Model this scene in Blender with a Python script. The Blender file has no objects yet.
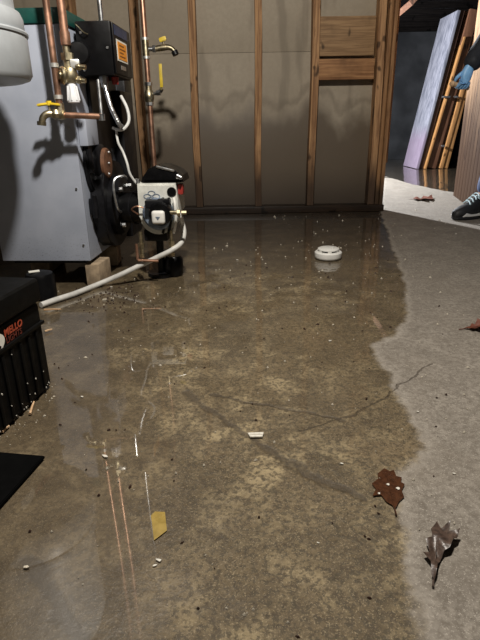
import bpy, bmesh, math, random
import numpy as np
from mathutils import Vector, Matrix, Euler, noise as mnoise

PI = math.pi
sc = bpy.context.scene
C = sc.collection
rng = random.Random(7)

# ------------------------------------------------------------------ camera
FPX, CAMH = 510.0, 0.56
PITCH = math.atan(195 / FPX)
ROLL = math.atan(22 / 1335)
cF = Vector((0, math.cos(PITCH), -math.sin(PITCH)))
_U0 = Vector((0, math.sin(PITCH), math.cos(PITCH)))
cR = math.cos(ROLL) * Vector((1, 0, 0)) - math.sin(ROLL) * _U0
cU = math.cos(ROLL) * _U0 + math.sin(ROLL) * Vector((1, 0, 0))
cC = Vector((0, 0, CAMH))
cd = bpy.data.cameras.new('camera')
cd.sensor_fit = 'VERTICAL'; cd.sensor_height = 24.0; cd.lens = FPX * 24.0 / 640.0
cd.clip_start = 0.02; cd.clip_end = 100
cam = bpy.data.objects.new('camera', cd); C.objects.link(cam)
cam.matrix_world = Matrix(((cR.x, cU.x, -cF.x, cC.x), (cR.y, cU.y, -cF.y, cC.y), (cR.z, cU.z, -cF.z, cC.z), (0, 0, 0, 1)))
sc.camera = cam

def ray(x, y): return cF + cR * ((x - 240) / FPX) - cU * ((y - 320) / FPX)
def G(x, y, z=0.0):                       # photo point -> place at height z
    d = ray(x, y); return cC + d * ((z - CAMH) / d.z)
def YP(x, y, Y):                          # photo point -> place at depth Y
    d = ray(x, y); return cC + d * (Y / d.y)

# ------------------------------------------------------------------ light and exposure
sc.view_settings.view_transform = 'Standard'
sc.view_settings.look = 'None'
sc.view_settings.gamma = 1.0
sc.view_settings.use_curve_mapping = False
sc.view_settings.exposure = 0.28
w = bpy.data.worlds.new('world'); sc.world = w; w.use_nodes = True
w.node_tree.nodes['Background'].inputs[0].default_value = (0.5, 0.6, 0.75, 1)
w.node_tree.nodes['Background'].inputs[1].default_value = 0.012

def light(name, kind, loc, power, color, size, aim=None, cone=None, blend=0.3):
    l = bpy.data.lights.new(name, kind); l.energy = power; l.color = color
    l.shadow_soft_size = size
    if kind == 'SPOT': l.spot_size = cone; l.spot_blend = blend
    o = bpy.data.objects.new(name, l); C.objects.link(o); o.location = loc
    if aim: o.rotation_euler = (Vector(aim) - Vector(loc)).to_track_quat('-Z', 'Y').to_euler()
    return o
light('basement_bulb', 'POINT', (0.0, 0.85, 1.75), 135, (1.0, 0.94, 0.85), 0.05)
light('far_room_work_light', 'SPOT', (0.05, 5.75, 1.35), 900, (0.93, 0.96, 1.0), 0.04, aim=(2.3, 5.5, 0.3), cone=math.radians(138), blend=0.25)

# ------------------------------------------------------------------ materials
def rgba(c): return (c[0], c[1], c[2], 1.0)
class NT:
    def __init__(s, name):
        s.m = bpy.data.materials.new(name); s.m.use_nodes = True
        s.t = s.m.node_tree; s.n = s.t.nodes; s.p = s.n['Principled BSDF']
    def add(s, t, **k):
        x = s.n.new(t)
        for a, b in k.items(): setattr(x, a, b)
        return x
    def link(s, a, b): s.t.links.new(a, b)
    def set(s, sock, v):
        if hasattr(v, 'links') or isinstance(v, bpy.types.NodeSocket): s.link(v, sock)
        else: sock.default_value = v
    def coord(s, kind='Object'): return s.add('ShaderNodeTexCoord').outputs[kind]
    def mapping(s, vec, scale=(1, 1, 1), loc=(0, 0, 0), rot=(0, 0, 0)):
        m = s.add('ShaderNodeMapping'); s.link(vec, m.inputs[0])
        m.inputs['Scale'].default_value = scale; m.inputs['Location'].default_value = loc; m.inputs['Rotation'].default_value = rot
        return m.outputs[0]
    def noise(s, vec, scale, detail=4, rough=0.55, dist=0.0):
        n = s.add('ShaderNodeTexNoise'); s.link(vec, n.inputs['Vector'])
        n.inputs['Scale'].default_value = scale; n.inputs['Detail'].default_value = detail
        n.inputs['Roughness'].default_value = rough; n.inputs['Distortion'].default_value = dist
        return n.outputs['Fac']
    def math(s, op, a, b=0.0, c=0.0, clamp=False):
        m = s.add('ShaderNodeMath', operation=op); m.use_clamp = clamp
        for i, v in enumerate((a, b, c)): s.set(m.inputs[i], v)
        return m.outputs[0]
    def step(s, v, lo, hi, a=0.0, b=1.0):
        m = s.add('ShaderNodeMapRange', interpolation_type='SMOOTHSTEP')
        s.set(m.inputs[0], v); m.inputs[1].default_value = lo; m.inputs[2].default_value = hi
        m.inputs[3].default_value = a; m.inputs[4].default_value = b
        return m.outputs[0]
    def mix(s, f, a, b):
        m = s.add('ShaderNodeMix', data_type='RGBA'); s.set(m.inputs[0], f)
        for sock, v in ((m.inputs[6], a), (m.inputs[7], b)):
            if isinstance(v, (tuple, list)): sock.default_value = rgba(v)
            else: s.link(v, sock)
        return m.outputs[2]
    def sep(s, vec):
        x = s.add('ShaderNodeSeparateXYZ'); s.link(vec, x.inputs[0]); return x.outputs
    def bump(s, h, strength=0.2, dist=0.01, nrm=None):
        b = s.add('ShaderNodeBump'); b.inputs['Strength'].default_value = strength; b.inputs['Distance'].default_value = dist
        s.link(h, b.inputs['Height'])
        if nrm: s.link(nrm, b.inputs['Normal'])
        return b.outputs[0]
    def out(s, color=None, rough=None, metal=None, normal=None, spec=None):
        p = s.p
        if color is not None: s.set(p.inputs['Base Color'], rgba(color) if isinstance(color, (tuple, list)) else color)
        if rough is not None: s.set(p.inputs['Roughness'], rough)
        if metal is not None: s.set(p.inputs['Metallic'], metal)
        if spec is not None: s.set(p.inputs['Specular IOR Level'], spec)
        if normal is not None: s.link(normal, p.inputs['Normal'])
        return s.m

def plain(name, c, rough=0.5, metal=0.0, var=0.12, scale=40, bump=0.0, spec=None):
    m = NT(name); co = m.coord()
    n = m.noise(co, scale, 4)
    lo = tuple(x * (1 - var) for x in c); hi = tuple(min(1, x * (1 + var)) for x in c)
    col = m.mix(m.step(n, .3, .7), lo, hi)
    r = m.step(m.noise(co, scale * .4, 3), .3, .7, max(.02, rough - .08), min(1, rough + .08))
    nb = m.bump(n, bump, .004) if bump else None
    return m.out(col, r, metal, nb, spec)

def wood(name, c1, c2, scale=1.0, wet=None, axis='Z', rough=.7, spec=.35):
    """grain along the given axis; wet = (height, colour) darkens a damp foot with a ragged edge"""
    m = NT(name); g = m.add('ShaderNodeNewGeometry'); pos = g.outputs['Position']
    st = {'X': (1.2, 26, 26), 'Y': (26, 1.2, 26), 'Z': (26, 26, 1.2)}[axis]
    rnd = m.add('ShaderNodeObjectInfo').outputs['Random']
    off = m.add('ShaderNodeVectorMath', operation='ADD'); m.link(pos, off.inputs[0])
    cmb = m.add('ShaderNodeCombineXYZ')
    for i in range(3): m.link(m.math('MULTIPLY', rnd, 7.3 + i), cmb.inputs[i])
    m.link(cmb.outputs[0], off.inputs[1]); v = off.outputs[0]
    n = m.noise(m.mapping(v, tuple(x * scale for x in st)), 3.0, 6, .65, .6)
    n2 = m.noise(m.mapping(v, (3, 3, 2)), 2.0, 3, .6)
    kn = m.noise(m.mapping(v, (9, 9, 5)), 1.6, 2, .4)
    col = m.mix(m.step(n, .32, .68), c1, c2)
    col = m.mix(m.step(n2, .55, .8, 0, .55), col, tuple(x * .5 for x in c1))
    col = m.mix(m.step(kn, .64, .70, 0, .85), col, tuple(x * .22 for x in c1))
    if wet:
        z = m.sep(pos)[2]
        zz = m.math('ADD', z, m.math('MULTIPLY', m.math('SUBTRACT', m.noise(m.mapping(v, (5, 5, 1.5)), 2.0, 4), .5), wet[0] * .9))
        col = m.mix(m.step(zz, wet[0] * .5, wet[0] * 1.5, .9, 0), col, wet[1])
    return m.out(col, rough, 0, m.bump(n, .25, .003), spec)

M = {}
M['stud'] = wood('stud_wood', (.20, .098, .042), (.50, .285, .135), wet=(.30, (.03, .017, .010)))
M['block'] = wood('blocking_wood', (.20, .09, .036), (.42, .22, .095), axis='X')
M['ply'] = wood('plywood', (.20, .115, .055), (.37, .23, .115), axis='X')
M['plate'] = wood('wet_plate_wood', (.014, .009, .006), (.030, .018, .011), axis='X', rough=.4)
M['jamb'] = wood('jamb_wood', (.17, .08, .032), (.38, .205, .09), wet=(.2, (.03, .018, .01)))
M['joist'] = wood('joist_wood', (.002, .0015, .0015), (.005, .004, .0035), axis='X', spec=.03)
M['plank'] = wood('panelling_plank', (.27, .155, .085), (.42, .27, .155), wet=(.85, (.016, .006, .004)), rough=.65, spec=.06)
M['slab_brown'] = wood('dark_door_wood', (.075, .032, .018), (.13, .06, .032), rough=.5)
M['slab_orange'] = wood('orange_board_wood', (.20, .09, .03), (.34, .175, .065), rough=.5)
M['slab_edge'] = wood('black_brown_edge', (.028, .014, .010), (.05, .026, .018), rough=.5)
M['splinter'] = wood('splinter_wood', (.45, .28, .15), (.65, .45, .28), axis='X')
M['whitepanel'] = None

M['copper'] = plain('copper_tube', (.47, .27, .185), .42, .9, .3, 30)
M['brass'] = plain('old_brass', (.46, .40, .27), .40, 1.0, .35, 60, .1)
M['solder'] = plain('solder_ring', (.75, .74, .70), .4, .8, .15)
M['steel'] = plain('galvanised_steel', (.62, .63, .64), .35, 1.0, .2, 60)
M['yellow'] = plain('yellow_handle', (.72, .52, .03), .45, 0, .15)
M['red'] = plain('red_plastic', (.55, .03, .02), .35, 0, .1)
M['darkred'] = plain('dull_red_plastic', (.30, .03, .025), .4, 0, .1)
M['black'] = plain('black_plastic', (.004, .004, .0045), .36, 0, .2, 50, spec=.22)
M['casebl'] = plain('black_case_plastic', (.0035, .0035, .0035), .5, 0, .3, 60, spec=.10)
M['blackmatte'] = plain('black_rubber', (.002, .002, .002), .95, 0, .2, 50, spec=.05)
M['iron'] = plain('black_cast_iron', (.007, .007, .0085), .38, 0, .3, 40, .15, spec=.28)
M['rust'] = plain('rusty_cover', (.16, .075, .04), .7, .2, .35, 30, .2)
M['green'] = plain('dark_green_enamel', (.006, .055, .045), .4, 0, .15)
M['tank'] = plain('grey_tank_enamel', (.33, .35, .365), .45, 0, .10, 12, .03)
M['whiteplastic'] = plain('white_plastic', (.78, .77, .73), .4, 0, .05)
M['knob'] = plain('white_knob', (.74, .75, .77), .35, 0, .05)
M['hose'] = plain('off_white_hose', (.56, .55, .52), .45, 0, .14, 30)
M['cable'] = plain('white_cable', (.62, .62, .60), .5, 0, .1)
M['burnerwhite'] = plain('burner_enamel', (.66, .66, .61), .42, 0, .14, 30)
M['bluegrey'] = plain('blue_grey_casting', (.20, .25, .33), .4, .2, .3, 50, .1)
M['concreteblock'] = plain('block_concrete', (.33, .25, .165), .9, 0, .25, 30, .4)
M['orange'] = plain('orange_sticker', (.85, .32, .03), .5, 0, .08, 90)
M['labelwhite'] = plain('sticker_white', (.80, .78, .70), .5, 0, .04)
M['print'] = plain('dark_print', (.25, .09, .02), .6, 0, .1)
M['redprint'] = plain('red_print', (.42, .07, .03), .5, 0, .2)
M['darkredprint'] = plain('dim_red_print', (.14, .025, .015), .5, 0, .2)
M['chip'] = plain('white_paint_chip', (.62, .59, .52), .6, 0, .12, 200)
M['grit'] = plain('pale_grit', (.50, .45, .36), .7, 0, .3, 300)
M['amber'] = plain('amber_tape', (.30, .21, .055), .3, 0, .15, 60)
M['darkscrew'] = plain('zinc_screw', (.5, .5, .5), .35, 1.0, .1)
M['darkbluelbl'] = plain('dark_blue_label', (.02, .035, .09), .35, 0, .2)
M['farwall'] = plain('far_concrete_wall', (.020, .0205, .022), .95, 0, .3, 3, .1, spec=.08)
M['darkwall'] = plain('dark_block_wall', (.05, .045, .04), .9, 0, .3, 5, .2)
M['jacket'] = plain('black_jacket_cloth', (.010, .012, .018), .8, 0, .3, 60, .2)
M['jeans'] = plain('blue_jeans', (.035, .055, .13), .85, 0, .3, 150, .2)
M['glove'] = plain('blue_nitrile', (.22, .46, .78), .38, 0, .08, 30)
M['skin'] = plain('skin', (.55, .34, .25), .55, 0, .06)
M['hair'] = plain('dark_hair', (.03, .02, .014), .6, 0, .3, 80)
M['shoeblack'] = plain('black_shoe', (.012, .012, .014), .6, 0, .2, 80, .2)
M['shoewhite'] = plain('white_shoe_trim', (.62, .62, .60), .5, 0, .06)
M['lace'] = plain('pale_blue_lace', (.45, .58, .62), .7, 0, .1)
M['eye'] = plain('eye', (.03, .02, .02), .2)

# boiler jacket: pale blue-grey enamel
def jacket_mat():
    m = NT('boiler_jacket_enamel'); co = m.coord()
    col = m.mix(m.step(m.noise(co, 6, 4), .3, .7), (.31, .34, .41), (.385, .415, .49))
    z = m.sep(co)[2]
    dirt = m.math('MULTIPLY', m.step(m.noise(co, 170, 4, .7), .56, .68), m.step(z, .10, .26, .8, 0.06))
    col = m.mix(dirt, col, (.10, .09, .085))
    return m.out(col, .42, 0, m.bump(m.noise(co, 90, 2), .04, .002))
M['boiler'] = jacket_mat()

def panel_white():
    m = NT('bluish_white_panel'); co = m.coord()
    n = m.noise(m.mapping(co, (14, 14, 1.5)), 2.5, 6, .7)
    z = m.sep(co)[2]
    col = m.mix(m.step(n, .3, .7), (.085, .09, .115), (.24, .24, .28))
    col = m.mix(m.step(m.math('ADD', z, m.math('MULTIPLY', n, .4)), .5, .75, .65, 0), col, (.20, .14, .20))
    return m.out(col, .35)
M['whitepanel'] = panel_white()

def drywall_mat():
    m = NT('damp_drywall'); g = m.add('ShaderNodeNewGeometry'); pos = g.outputs['Position']
    s = m.sep(pos); x, z = s[0], s[2]
    base = m.mix(m.step(m.noise(pos, 2.2, 4), .3, .7), (.315, .262, .192), (.38, .322, .242))
    base = m.mix(m.step(m.noise(pos, 55, 3), .35, .65, 0, .25), base, (.26, .22, .16))
    # damp rising from the floor, with a ragged upper edge
    rag = m.math('SUBTRACT', m.noise(m.mapping(pos, (2.2, 1, .9)), 1.6, 3, .5), .5)
    zz = m.math('ADD', z, m.math('ADD', m.math('MULTIPLY', rag, .55), m.math('MULTIPLY', m.math('SUBTRACT', m.noise(pos, 9, 4, .6), .5), .10)))
    damp = m.step(zz, .50, .68, 1, 0)
    # runs of water down the sheet
    runs = m.noise(m.mapping(pos, (4.5, 1, .8)), 1.7, 3, .5)
    rn = m.math('MULTIPLY', m.step(runs, .54, .66, 0, .6), m.step(z, .45, .7))
    col = m.mix(rn, base, (.19, .155, .11))
    col = m.mix(m.math('MULTIPLY', damp, .9), col, (.110, .083, .058))
    # fine tide line
    tide = m.math('MULTIPLY', m.step(zz, .64, .68), m.step(zz, .68, .74, 1, 0))
    col = m.mix(m.math('MULTIPLY', tide, .35), col, (.09, .065, .04))
    low = m.step(m.math('ADD', z, m.math('MULTIPLY', rag, .1)), .03, .32, .75, 0)
    col = m.mix(low, col, (.06, .046, .036))
    rough = m.math('SUBTRACT', .62, m.math('MULTIPLY', damp, .18))
    return m.out(col, rough, 0, m.bump(m.noise(pos, 35, 4), .08, .004))
M['drywall'] = drywall_mat()

# ------------------------------------------------------------------ mesh helpers
def box(bm, c, s, rz=0.0, bevel=0.0, seg=2, mtx=None):
    r = bmesh.ops.create_cube(bm, size=1.0); vs = r['verts']
    T = Matrix.Translation(c) @ (mtx if mtx else Matrix.Rotation(rz, 4, 'Z')) @ Matrix.Diagonal((*s, 1))
    bmesh.ops.transform(bm, matrix=T, verts=vs)
    if bevel:
        es = list({e for v in vs for e in v.link_edges})
        bmesh.ops.bevel(bm, geom=es, offset=bevel, segments=seg, affect='EDGES', profile=.6)
    return bm
def box2(bm, a, b, bevel=0.0, seg=2):
    a, b = Vector(a), Vector(b)
    return box(bm, (a + b) / 2, tuple(abs(q) for q in (b - a)), 0, bevel, seg)
def frame_for(d):
    d = d.normalized(); up = Vector((0, 0, 1)) if abs(d.z) < .95 else Vector((1, 0, 0))
    x = up.cross(d).normalized(); return x, d.cross(x)
def cyl(bm, p0, p1, r0, r1=None, seg=20, bevel=0.0):
    p0, p1 = Vector(p0), Vector(p1); r1 = r0 if r1 is None else r1
    x, y = frame_for(p1 - p0)
    a = [bm.verts.new(p0 + (x * math.cos(t) + y * math.sin(t)) * r0) for t in [2 * PI * i / seg for i in range(seg)]]
    b = [bm.verts.new(p1 + (x * math.cos(t) + y * math.sin(t)) * r1) for t in [2 * PI * i / seg for i in range(seg)]]
    for i in range(seg): bm.faces.new((a[i], a[(i + 1) % seg], b[(i + 1) % seg], b[i]))
    f0 = bm.faces.new(a[::-1]); f1 = bm.faces.new(b)
    if bevel: bmesh.ops.bevel(bm, geom=list(f0.edges) + list(f1.edges), offset=bevel, segments=2, affect='EDGES')
    return bm
def catmull(pts, n=6):
    pts = [Vector(p) for p in pts]; P = [2 * pts[0] - pts[1]] + pts + [2 * pts[-1] - pts[-2]]; o = []
    for i in range(1, len(P) - 2):
        for k in range(n):
            t = k / n; a, b, c, d = P[i - 1], P[i], P[i + 1], P[i + 2]
            o.append(.5 * ((2 * b) + (c - a) * t + (2 * a - 5 * b + 4 * c - d) * t * t + (3 * b - a - 3 * c + d) * t ** 3))
    o.append(pts[-1]); return o
def tube(bm, pts, r, seg=10, smooth=0):
    P = catmull(pts, smooth) if smooth else [Vector(p) for p in pts]
    rings = []; x = None
    for i, p in enumerate(P):
        d = ((P[min(i + 1, len(P) - 1)] - p).normalized() + (p - P[max(i - 1, 0)]).normalized())
        d = d.normalized()
        if x is None: x, y = frame_for(d)
        else:
            x = (x - d * x.dot(d)).normalized(); y = d.cross(x)
        rr = r(i / (len(P) - 1)) if callable(r) else r
        rings.append([bm.verts.new(p + (x * math.cos(t) + y * math.sin(t)) * rr) for t in [2 * PI * k / seg for k in range(seg)]])
    for a, b in zip(rings, rings[1:]):
        for k in range(seg): bm.faces.new((a[k], a[(k + 1) % seg], b[(k + 1) % seg], b[k]))
    bm.faces.new(rings[0][::-1]); bm.faces.new(rings[-1])
    return bm
def lathe(bm, prof, seg=32, mtx=None):
    rings = []; new = []
    for r, z in prof:
        if r < 1e-6: ring = [bm.verts.new((0, 0, z))]
        else: ring = [bm.verts.new((r * math.cos(2 * PI * i / seg), r * math.sin(2 * PI * i / seg), z)) for i in range(seg)]
        rings.append(ring); new += ring
    for a, b in zip(rings, rings[1:]):
        for i in range(seg):
            j = (i + 1) % seg
            if len(a) == 1 and len(b) == 1: continue
            if len(a) == 1: bm.faces.new((a[0], b[i], b[j]))
            elif len(b) == 1: bm.faces.new((a[i], a[j], b[0]))
            else: bm.faces.new((a[i], a[j], b[j], b[i]))
    if mtx: bmesh.ops.transform(bm, matrix=mtx, verts=new)
    return bm
def prism(bm, poly, z0, z1, mtx=None, bevel=0.0):
    a = [bm.verts.new((x, y, z0)) for x, y in poly]; b = [bm.verts.new((x, y, z1)) for x, y in poly]; n = len(poly)
    fs = [bm.faces.new(a[::-1]), bm.faces.new(b)]
    for i in range(n): fs.append(bm.faces.new((a[i], a[(i + 1) % n], b[(i + 1) % n], b[i])))
    if bevel:
        es = list(fs[0].edges) + list(fs[1].edges)
        r = bmesh.ops.bevel(bm, geom=es, offset=bevel, segments=2, affect='EDGES')
        vs = list({v for f in r['faces'] for v in f.verts} | {v for f in fs if f.is_valid for v in f.verts})
    else: vs = a + b
    if mtx: bmesh.ops.transform(bm, matrix=mtx, verts=vs)
    return bm
def aim(loc, axis, up=(0, 0, 1)):         # local z -> axis
    z = Vector(axis).normalized(); u = Vector(up)
    if abs(z.dot(u)) > .98: u = Vector((0, 1, 0))
    x = u.cross(z).normalized(); y = z.cross(x)
    return Matrix(((x.x, y.x, z.x, loc[0]), (x.y, y.y, z.y, loc[1]), (x.z, y.z, z.z, loc[2]), (0, 0, 0, 1)))
def N(): return bmesh.new()

def finish(name, me, mat, parent=None, smooth=True, world=False):
    o = bpy.data.objects.new(name, me); C.objects.link(o)
    if mat is not None: me.materials.clear(); me.materials.append(mat)
    if parent is not None:
        o.parent = parent
        if world:
            L = Matrix.LocRotScale(parent.location, parent.rotation_euler, None)
            if parent.parent is not None and parent.get('_local'): pass
            o.matrix_parent_inverse = L.inverted()
    return o
def obj(name, bm, mat, parent=None, smooth=True, world=False, angle=35):
    bmesh.ops.recalc_face_normals(bm, faces=bm.faces)
    me = bpy.data.meshes.new(name); bm.to_mesh(me); bm.free()
    if smooth:
        me.polygons.foreach_set('use_smooth', [True] * len(me.polygons))
        me.set_sharp_from_angle(angle=math.radians(angle))
    return finish(name, me, mat, parent, smooth, world)
def tag(o, label, cat, group=None):
    o['label'] = label; o['category'] = cat
    if group: o['group'] = group
    return o
def thing(name, label, cat, loc=(0, 0, 0), rz=0.0, group=None):
    o = bpy.data.objects.new(name, None); C.objects.link(o); o.location = loc; o.rotation_euler = (0, 0, rz)
    o.empty_display_size = .05
    return tag(o, label, cat, group)
def struct(o): o['kind'] = 'structure'; return o
def recentre(o, base):                    # give a world-built mesh its own origin at its base
    b = Vector(base); o.data.transform(Matrix.Translation(-b)); o.location = b; return o

# ------------------------------------------------------------------ floor
FX0, FX1, FY0, FY1 = -2.2, 3.6, -0.7, 9.0
def px_poly(pts): return np.array([(G(x, y).x, G(x, y).y) for x, y in pts])
DRY = px_poly([(381, 214), (388, 232), (393, 250), (402, 272), (407, 300), (405, 318), (396, 333), (372, 343), (378, 360), (391, 378), (396, 396), (410, 418),
               (424, 440), (421, 458), (402, 466), (394, 484), (398, 508), (409, 530), (403, 556), (412, 588), (424, 640)])
DRY = np.vstack([DRY, [(.235, .2), (1.0, .2), (2.6, 1.5), (3.6, 3.2), (3.3, 4.2)], px_poly([(478, 196), (440, 190), (412, 184), (384, 176)])])
def sdf(poly, X, Y):
    d = np.full(X.shape, 1e9); inside = np.zeros(X.shape, bool); n = len(poly)
    for i in range(n):
        a, b = poly[i], poly[(i + 1) % n]; e = b - a
        wx, wy = X - a[0], Y - a[1]
        t = np.clip((wx * e[0] + wy * e[1]) / (e @ e + 1e-12), 0, 1)
        d = np.minimum(d, np.hypot(wx - e[0] * t, wy - e[1] * t))
        c = ((a[1] > Y) != (b[1] > Y)) & (X < (b[0] - a[0]) * (Y - a[1]) / (b[1] - a[1] + 1e-12) + a[0])
        inside ^= c
    return np.where(inside, d, -d)
xs = np.concatenate([np.arange(FX0, -.9, .06), np.arange(-.9, 1.6, .0125), np.arange(1.6, FX1 + .01, .05)])
ys = np.concatenate([np.arange(FY0, .3, .06), np.arange(.3, 1.6, .0125), np.arange(1.6, 4.4, .025), np.arange(4.4, FY1 + .01, .06)])
nx, ny = len(xs), len(ys)
XX, YY = np.meshgrid(xs, ys)
ZZ = np.array([[0.0012 * mnoise.noise(Vector((x * 3, y * 3, 0))) for x in xs] for y in ys])
ZZ -= .0015
me = bpy.data.meshes.new('floor')
me.vertices.add(nx * ny); me.vertices.foreach_set('co', np.stack([XX, YY, ZZ], -1).astype(np.float32).ravel())
ii = (np.arange(ny - 1)[:, None] * nx + np.arange(nx - 1)[None, :]).ravel()
q = np.stack([ii, ii + 1, ii + nx + 1, ii + nx], -1).astype(np.int32)
me.loops.add(q.size); me.loops.foreach_set('vertex_index', q.ravel())
me.polygons.add(len(q)); me.polygons.foreach_set('loop_start', np.arange(0, q.size, 4, dtype=np.int32))
me.update(calc_edges=True); me.polygons.foreach_set('use_smooth', [True] * len(q))
at = me.attributes.new('dry', 'FLOAT', 'POINT'); at.data.foreach_set('value', sdf(DRY, XX, YY).astype(np.float32).ravel())

def floor_mat():
    m = NT('wet_concrete'); g = m.add('ShaderNodeNewGeometry'); pos = g.outputs['Position']
    a = m.add('ShaderNodeAttribute'); a.attribute_name = 'dry'; sd = a.outputs['Fac']
    rag = m.math('SUBTRACT', m.noise(pos, 9, 5, .6), .5)
    d = m.math('ADD', sd, m.math('ADD', m.math('MULTIPLY', rag, .06), m.math('MULTIPLY', m.math('SUBTRACT', m.noise(pos, 38, 4, .7), .5), .03)))
    dry = m.step(d, -.012, .012)
    n1 = m.noise(pos, 1.6, 5, .6, .4); n2 = m.noise(pos, 11, 6, .68, .3); n3 = m.noise(pos, 70, 5, .7); n4 = m.noise(pos, 4.2, 6, .65, .8)
    n5 = m.noise(pos, 380, 4, .8); n6 = m.noise(pos, 120, 3, .6)
    # dry concrete
    dc = m.mix(m.step(n2, .3, .72), (.185, .162, .135), (.275, .245, .207))
    dc = m.mix(m.step(n3, .42, .62, 0, .7), dc, (.125, .106, .085))
    dc = m.mix(m.step(n4, .50, .70, 0, .6), dc, (.19, .162, .13)); dc = m.mix(m.step(n6, .52, .64, 0, .55), dc, (.14, .118, .095)); dc = m.mix(m.step(n5, .56, .65, 0, .7), dc, (.52, .475, .41))
    edge = m.math('MULTIPLY', m.step(d, .0, .03, 1, 0), dry)
    dc = m.mix(m.math('MULTIPLY', edge, .4), dc, (.36, .325, .28))
    # wet concrete
    wc = m.mix(m.step(n4, .3, .7), (.075, .055, .031), (.165, .123, .069))
    worn = m.math('MULTIPLY', m.step(n2, .45, .66), m.step(n1, .36, .62))
    wc = m.mix(m.math('MULTIPLY', worn, .9), wc, (.40, .315, .18))
    wc = m.mix(m.step(n3, .48, .62, 0, .75), wc, (.055, .040, .024))
    wc = m.mix(m.step(n6, .50, .58, 0, .7), wc, (.058, .046, .028)); wc = m.mix(m.step(n5, .55, .63, 0, .6), wc, (.42, .335, .21))
    x, y, z = m.sep(pos)[0], m.sep(pos)[1], None
    # smooth silt film on the near left and along the far wall: a brown mud skin over the aggregate
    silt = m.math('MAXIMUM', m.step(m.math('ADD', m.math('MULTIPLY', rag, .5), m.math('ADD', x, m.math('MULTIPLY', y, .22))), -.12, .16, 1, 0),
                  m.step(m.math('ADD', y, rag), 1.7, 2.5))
    wet_falloff = m.step(m.math('ADD', y, m.math('MULTIPLY', rag, 1.2)), 1.9, 3.1)  # wet far floor, with light falloff towards the back wall painted in
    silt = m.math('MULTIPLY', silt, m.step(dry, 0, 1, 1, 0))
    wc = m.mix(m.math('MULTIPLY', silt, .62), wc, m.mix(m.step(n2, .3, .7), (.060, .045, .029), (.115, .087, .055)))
    wc = m.mix(m.math('MULTIPLY', wet_falloff, .88), wc, m.mix(m.step(n2, .3, .7), (.022, .017, .012), (.042, .033, .023)))
    col = m.mix(dry, wc, dc)
    # darker worn grooves and a crack, each a line on the slab
    wv = m.add('ShaderNodeTexNoise'); m.link(pos, wv.inputs['Vector']); wv.inputs['Scale'].default_value = 14; wv.inputs['Detail'].default_value = 4
    wc3 = m.sep(wv.outputs['Color']); x = m.math('ADD', x, m.math('MULTIPLY', m.math('SUBTRACT', wc3[0], .5), .045)); y = m.math('ADD', y, m.math('MULTIPLY', m.math('SUBTRACT', wc3[1], .5), .045))
    def seg(p, q, wid, nz):
        ax, ay = p; bx, by = q; ex, ey = bx - ax, by - ay; L2 = ex * ex + ey * ey
        dx = m.math('SUBTRACT', x, ax); dy = m.math('SUBTRACT', y, ay)
        t = m.math('DIVIDE', m.math('ADD', m.math('MULTIPLY', dx, ex), m.math('MULTIPLY', dy, ey)), L2, clamp=True)
        px = m.math('SUBTRACT', dx, m.math('MULTIPLY', t, ex)); py = m.math('SUBTRACT', dy, m.math('MULTIPLY', t, ey))
        dd = m.math('SQRT', m.math('ADD', m.math('MULTIPLY', px, px), m.math('MULTIPLY', py, py)))
        dd = m.math('ADD', dd, m.math('MULTIPLY', m.math('SUBTRACT', m.noise(pos, 25, 4, .6), .5), nz))
        return m.step(dd, wid * .35, wid, 1, 0)
    def gp(x, y): v = G(x, y); return (v.x, v.y)
    groove = None
    for p, q_, wd in (((186, 392), (262, 446), .012), ((262, 446), (310, 476), .015), ((310, 476), (362, 496), .014), ((28, 558), (78, 645), .016), ((210, 395), (345, 420), .006)):
        s = seg(gp(*p), gp(*q_), wd, .02); groove = s if groove is None else m.math('MAXIMUM', groove, s)
    col = m.mix(m.math('MULTIPLY', groove, .7), col, (.055, .042, .028))
    crack = None
    for p, q_ in (((362, 412), (396, 388)), ((396, 388), (412, 376)), ((412, 376), (432, 364)), ((300, 432), (362, 412))):
        s = seg(gp(*p), gp(*q_), .0026, .005); crack = s if crack is None else m.math('MAXIMUM', crack, s)
    col = m.mix(m.math('MULTIPLY', crack, .65), col, (.05, .038, .026))
    # dark damp blotches on the dry side
    bl = m.math('MULTIPLY', m.math('MULTIPLY', m.step(m.noise(m.mapping(pos, (1, 1, 1)), 6.5, 5, .7), .56, .64), seg(gp(445, 350), gp(500, 335), .09, .02)), .6)
    col = m.mix(bl, col, (.11, .09, .07))
    rough = m.mix(dry, m.mix(silt, (.48,) * 3, (.38,) * 3), (.85,) * 3)
    hgt = m.math('ADD', m.math('ADD', m.math('MULTIPLY', n3, .5), m.math('MULTIPLY', n2, .8)), m.math('MULTIPLY', n5, .25))
    hgt = m.math('SUBTRACT', hgt, m.math('MULTIPLY', m.math('MAXIMUM', groove, crack), .5))
    b = m.add('ShaderNodeBump'); b.inputs['Distance'].default_value = .006
    m.link(m.step(silt, 0, 1, .85, .38), b.inputs['Strength']); m.link(hgt, b.inputs['Height'])
    m.out(col, rough, 0, b.outputs[0], .35)
    # standing water: a clear film lying in the hollows
    film = m.math('MULTIPLY', m.step(m.math('ADD', m.noise(pos, 5.5, 5, .62), m.math('MULTIPLY', silt, .22)), .42, .53), m.step(dry, 0, .5, 1, 0))
    m.link(film, m.p.inputs['Coat Weight'])
    m.p.inputs['Coat Roughness'].default_value = .02
    m.p.inputs['Coat IOR'].default_value = 1.5
    return m.m
floor = struct(finish('floor', me, floor_mat()))

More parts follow.
